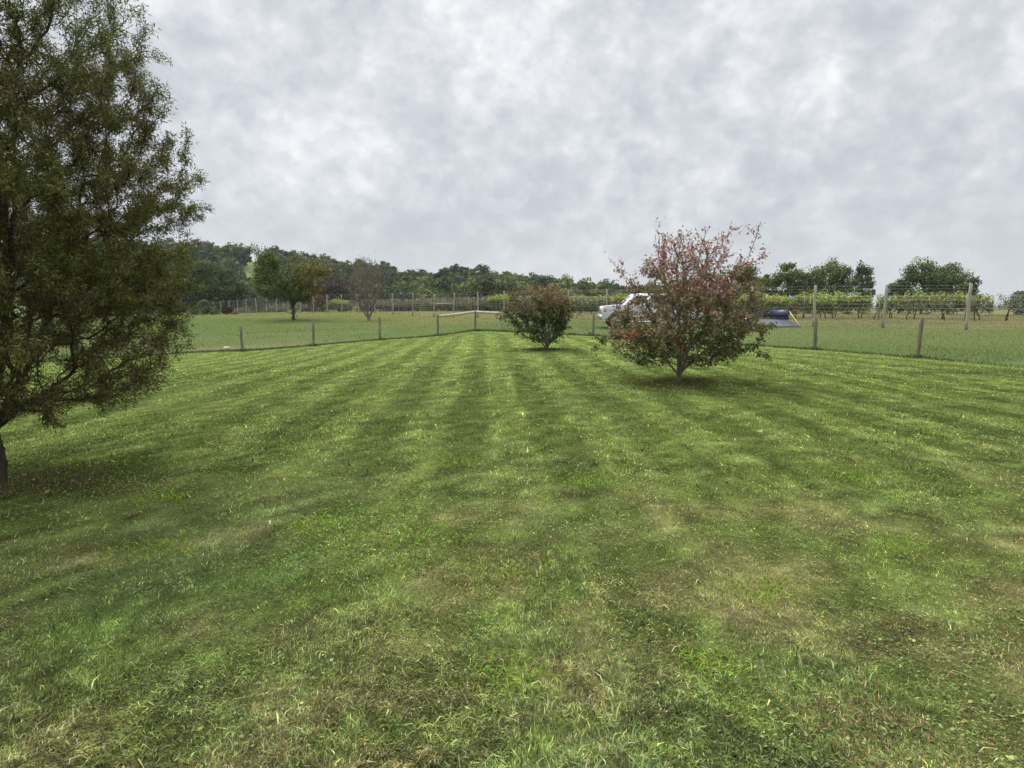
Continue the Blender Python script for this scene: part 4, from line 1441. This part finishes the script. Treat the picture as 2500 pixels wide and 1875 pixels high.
def truck():
    Yt = 37.0
    x0 = XatY(1465, Yt); cx = x0 + 2.85
    root = empty('pickup_truck', (cx, Yt, g1(cx, Yt)), R(-2))
    tag(root, 'white crew cab pickup truck parked facing left behind the red leaved tree', 'pickup truck')
    W = .97
    AX = (.86, 4.55); AR = .54; AZ = .44
    # side outline with wheel arches, x measured from nose then shifted
    def arch(c, rev=True):
        a = np.linspace(math.pi, 0, 13)
        pts = [(c + AR * math.cos(t), AZ + AR * math.sin(t)) for t in a]
        return [p for p in pts if p[1] >= .50]
    low = [(.06, .52)] + arch(AX[0]) + [(1.45, .48), (3.95, .48)] + arch(AX[1]) + [(5.62, .52)]
    up = [(5.70, .62), (5.72, 1.42), (5.66, 1.46), (4.12, 1.46), (4.05, 1.41), (1.30, 1.41), (1.22, 1.39), (.6, 1.34), (.16, 1.29), (.05, 1.22), (.00, .95), (.00, .55)]
    sh = -2.85
    # cab block separate; bed side walls are thin so the bed is open
    body = MB()
    left = [(x + sh, z) for x, z in low + up]
    for (ya, yb_) in ((-W, -W + .12), (W - .12, W)):
        body.prism(left, ya, yb_)
    # hood, floor, front, tailgate
    body.prism([(x + sh, z) for x, z in [(.03, .62), (.05, 1.20), (.17, 1.285), (.6, 1.345), (1.3, 1.40), (1.3, .95), (1.3, .62)]], -W + .12, W - .12)
    body.box((1.3 + sh + 1.4, 0, .62), (2.8, 2 * W - .24, .25))
    body.box((4.9 + sh, 0, .80), (1.5, 2 * W - .24, .08))
    body.box((5.67 + sh, 0, .97), (.07, 2 * W - .24, .70))
    # cab upper with tumblehome: pillars and roof
    def cabring(z, xa, xb, w, r_=.12):
        return [(xa, -w + r_), (xa + r_, -w), (xb - r_, -w), (xb, -w + r_), (xb, w - r_), (xb - r_, w), (xa + r_, w), (xa, w - r_)], z
    o = body.build('body', M_white, root)
    bv = o.modifiers.new('bevel', 'BEVEL'); bv.width = .018; bv.segments = 2; bv.limit_method = 'ANGLE'
    cab = MB()
    rings = [cabring(1.38, 1.22, 4.10, .955), cabring(1.42, 1.26, 4.09, .95), cabring(1.94, 1.80, 3.95, .81), cabring(2.01, 1.90, 3.90, .76), cabring(2.04, 2.05, 3.76, .64)]
    v = []
    for rg, z in rings: v += [(x + sh, y, z) for x, y in rg]
    f = [tuple(range(32, 40))]
    for q in range(4):
        for i in range(8):
            j = (i + 1) % 8
            f.append((q * 8 + i, q * 8 + j, q * 8 + 8 + j, q * 8 + 8 + i))
    cab.add(v, f)
    cab.build('cab', M_white, root, smooth=False)
    # windows laid 5 mm proud of the sloping cab sides
    def side_pt(x, z, sgn, off=.006):
        t = (z - 1.42) / .52
        return (x + sh, sgn * (.95 - .14 * t + off), z)
    for sgn in (-1, 1):
        for poly in ([(1.58, 1.45), (2.62, 1.45), (2.62, 1.89), (2.00, 1.89), (1.90, 1.84)], [(2.84, 1.45), (3.94, 1.45), (3.84, 1.83), (3.77, 1.89), (2.84, 1.89)]):
            w = MB(); pts = [side_pt(x, z, sgn) for x, z in poly]; q = len(pts)
            inn = [(x, y - sgn * .02, z) for x, y, z in pts]
            w.add(pts + inn, [tuple(range(q)), tuple(range(2 * q - 1, q - 1, -1))] + [(i, (i + 1) % q, (i + 1) % q + q, i + q) for i in range(q)])
            w.build('side_window', M_glass, root)
        hd = MB(); hd.box((2.5 + sh, sgn * .985, 1.27), (.18, .03, .035), .008); hd.box((3.75 + sh, sgn * .985, 1.27), (.18, .03, .035), .008); hd.build('door_handle', M_chrome, root)
        mr = MB(); mr.box((1.72 + sh, sgn * 1.10, 1.52), (.10, .22, .28), .03); mr.build('wing_mirror', M_black, root)
        hl = MB(); hl.box((.06 + sh, sgn * .76, 1.06), (.10, .38, .26), .03); hl.build('headlight', M_lamp, root)
        mk = MB(); mk.box((.19 + sh, sgn * .966, 1.06), (.16, .03, .20), .01); mk.build('side_marker', M_amber, root)
        tl = MB(); tl.box((5.70 + sh, sgn * .90, 1.15), (.08, .12, .42), .02); tl.build('tail_light', M_red, root)
        rb = MB(); rb.tube([(1.40 + sh, sgn * 1.03, .40), (3.9 + sh, sgn * 1.03, .40)], .045, 8); rb.build('running_board', M_chrome, root)
        tn = MB(); tn.box((2.70 + sh, sgn * .975, .63), (2.5, .02, .22)); tn.build('lower_panel', M_tan, root)
        ga = MB()
        for gx_ in (1.55, 2.74, 4.0): ga.box((gx_ + sh, sgn * .972, 1.03), (.014, .006, .68))
        ga.build('door_gap', M_black, root)
    ws = MB(); a = [(1.285 + sh - .012, -.80, 1.445), (1.285 + sh - .012, .80, 1.445), (1.765 + sh - .012, .68, 1.905), (1.765 + sh - .012, -.68, 1.905)]
    ws.add(a + [(x + .02, y, z - .02) for x, y, z in a], [(0, 1, 2, 3), (7, 6, 5, 4), (0, 4, 5, 1), (1, 5, 6, 2), (2, 6, 7, 3), (3, 7, 4, 0)]); ws.build('windscreen', M_glass, root)
    rw = MB(); a = [(4.082 + sh + .008, -.72, 1.50), (4.082 + sh + .008, .72, 1.50), (3.975 + sh + .008, .62, 1.88), (3.975 + sh + .008, -.62, 1.88)]
    rw.add(a + [(x - .02, y, z) for x, y, z in a], [(3, 2, 1, 0), (4, 5, 6, 7), (0, 1, 5, 4), (1, 2, 6, 5), (2, 3, 7, 6), (3, 0, 4, 7)]); rw.build('rear_window', M_glass, root)
    gr = MB(); gr.box((.01 + sh, 0, 1.04), (.08, 1.1, .38), .02); gr.build('grille', M_chrome, root)
    bp = MB(); bp.box((-.04 + sh, 0, .66), (.16, 1.92, .26), .04); bp.build('front_bumper', M_chrome, root)
    bp = MB(); bp.box((5.80 + sh, 0, .60), (.16, 1.85, .18), .04); bp.build('rear_bumper', M_chrome, root)
    un = MB(); un.box((2.8 + sh, 0, .40), (4.6, 1.2, .16)); un.build('chassis', M_black, root)
    for ax in AX:
        for sgn in (-1, 1):
            wr = empty('wheel', (ax + sh, sgn * .84, AZ)); wr.parent = root
            t = MB(); t.tube([(0, -.13, 0), (0, -.11, 0), (0, .11, 0), (0, .13, 0)], [.36, .43, .43, .36], 28); t.build('tyre', M_tire, wr)
            rm = MB(); rm.tube([(0, sgn * .10, 0), (0, sgn * .137, 0)], [.25, .245], 24)
            for q in range(6):
                an = q * math.pi / 3
                rm.box((math.cos(an) * .13, sgn * .146, math.sin(an) * .13), (.07 if q % 3 else .2, .022, .07), .008)
            rm.tube([(0, sgn * .13, 0), (0, sgn * .165, 0)], [.07, .06], 12)
            rm.build('rim', M_alloy, wr)
            wa = MB()
            aa = np.linspace(.12, math.pi - .12, 14)
            pts = [(ax + sh + (AR + .02) * math.cos(t_), sgn * (W + .012), AZ + (AR + .02) * math.sin(t_)) for t_ in aa]
            wa.tube(pts, .035, 6); wa.build('wheel_arch', M_white, root)


truck()

# ------------------------------------------------------------------ trailer
M_navy = plain_mat('navy_paint', (.018, .024, .062), .45)
M_grate = plain_mat('ramp_steel', (.10, .11, .13), .55, .3)
M_strap = plain_mat('yellow_strap', (.62, .55, .22), .7)


def trailer():
    Yt = 37.2
    dx, dy = .06, -1.0              # towards the rear of the trailer
    rx = XatY(1887, Yt)
    rz = math.atan2(dy, dx)
    root = empty('utility_trailer', (rx, Yt, g1(rx, Yt)), rz)   # origin at rear edge of deck, +x = rear
    tag(root, 'dark blue open utility trailer with its ramp lowered onto the grass', 'trailer')
    zf = .36; wd = .92; Ln = 2.6
    d = MB(); d.box((-Ln / 2, 0, zf), (Ln, 2 * wd, .07)); d.build('deck', M_black, root)
    for sgn in (-1, 1):
        p = MB(); p.box((-Ln / 2, sgn * (wd + .02), zf + .33), (Ln, .04, .58)); p.build('side_panel', M_navy, root)
        rl = MB(); rl.box((-Ln / 2, sgn * (wd + .02), zf + .645), (Ln + .04, .06, .05), .01); rl.build('top_rail', M_black, root)
        t = MB(); t.box((-.02, sgn * (wd + .02), zf + .29), (.06, .07, .76), .01); t.build('corner_post', M_navy, root)
        fd = MB(); aa = np.linspace(0, math.pi, 9)
        fd.prism([(-1.2 + .40 * math.cos(q), .34 + .36 * math.sin(q)) for q in aa] + [(-1.2 + .36 * math.cos(q), .34 + .32 * math.sin(q)) for q in aa[::-1]], sgn * (wd + .05), sgn * (wd + .27))
        fd.build('mudguard', M_black, root)
        w = empty('wheel', (-1.2, sgn * (wd + .16), .30)); w.parent = root
        ty = MB(); ty.tube([(0, -.09, 0), (0, -.07, 0), (0, .07, 0), (0, .09, 0)], [.26, .30, .30, .26], 20); ty.build('tyre', M_tire, w)
        rm = MB(); rm.tube([(0, -.095, 0), (0, .095, 0)], .16, 16); rm.build('rim', M_chrome, w)
    p = MB(); p.box((-Ln + .02, 0, zf + .33), (.04, 2 * wd, .58)); p.build('front_panel', M_navy, root)
    rl = MB(); rl.box((-Ln + .02, 0, zf + .645), (.06, 2 * wd - .02, .05), .01); rl.build('top_rail', M_black, root)
    gt = MB()
    for q in np.linspace(-wd + .05, wd - .05, 26): gt.box((-Ln + .08, q, zf + .20), (.016, .014, .30))
    gt.box((-Ln + .08, 0, zf + .36), (.02, 2 * wd - .04, .02)); gt.build('inner_grille', M_grate, root)
    # ramp
    a = np.array([.02, 0, zf]); e = np.array([1.55, 0, .03])
    u = unit(e - a); nrm = np.array([-u[2], 0, u[0]])
    rp = MB()
    for q in np.linspace(-wd + .03, wd - .03, 9):
        rp.tube([a + np.array([0, q, 0]), e + np.array([0, q, 0])], .022, 4)
    for t in np.linspace(0, 1, 24):
        c = a + (e - a) * t
        rp.tube([c + np.array([0, -wd + .02, .012]), c + np.array([0, wd - .02, .012])], .022, 4)
    rp.build('ramp', M_grate, root)
    jk = MB(); jk.tube([(-Ln, -.5, zf - .02), (-Ln - 1.0, 0, zf - .02)], .035, 6); jk.tube([(-Ln, .5, zf - .02), (-Ln - 1.0, 0, zf - .02)], .035, 6)
    jk.tube([(-Ln - .95, 0, 0.02), (-Ln - .95, 0, zf + .25)], .03, 8); jk.build('drawbar', M_black, root)
    st = MB()
    s0 = np.array([-.02, wd + .06, zf + .56]); s1 = np.array([1.45, wd + .02, .06])
    st.tube([s0, (s0 + s1) / 2 - np.array([0, 0, .02]), s1], .018, 5); st.build('strap', M_strap, root)


trailer()

# ------------------------------------------------------------------ rock
def rock():
    r = np.random.default_rng(19)
    p0 = P(552, 853, 29.6)
    nu, nv = 14, 9
    V = []; Fq = []
    for i in range(nv):
        ph = math.pi * i / (nv - 1)
        for j in range(nu):
            th = 2 * math.pi * j / nu
            d = np.array([math.sin(ph) * math.cos(th), math.sin(ph) * math.sin(th), math.cos(ph)])
            k = 1 + .22 * math.sin(3 * th + 1) * math.sin(ph) + r.normal(0, .05)
            v = d * k * np.array([.16, .11, .10]) + np.array([.04 * d[2], 0, .03])
            V.append(v)
    for i in range(nv - 1):
        for j in range(nu):
            Fq.append((i * nu + j, (i + 1) * nu + j, (i + 1) * nu + (j + 1) % nu, i * nu + (j + 1) % nu))
    o = mesh('rock', np.array(V), [np.array(Fq)], plain_mat('pale_limestone', (.52, .48, .38), .9, 0, .25, 14))
    o.location = (p0[0], p0[1], g1(p0[0], p0[1]))
    tag(o, 'small pale limestone lying on worn turf left of the leftmost low fence post', 'rock')


rock()


# ------------------------------------------------------------------ haze
def haze():
    mb = MB()
    z0, z1 = -17.0, 48.0
    mb.box((0, 900, (z0 + z1) / 2), (3000, 2600, z1 - z0))
    m = bpy.data.materials.new('haze'); m.use_nodes = True
    n, l = m.node_tree.nodes, m.node_tree.links
    n.clear()
    o = n.new('ShaderNodeOutputMaterial'); v = n.new('ShaderNodeVolumePrincipled')
    v.inputs['Color'].default_value = (.80, .86, .95, 1); v.inputs['Density'].default_value = .00014
    l.new(v.outputs[0], o.inputs['Volume'])
    ob = mb.build('haze', m)
    tag(ob, kind='stuff')
    ob['label'] = 'thin pale haze over the distant wooded hills'; ob['category'] = 'haze'


haze()
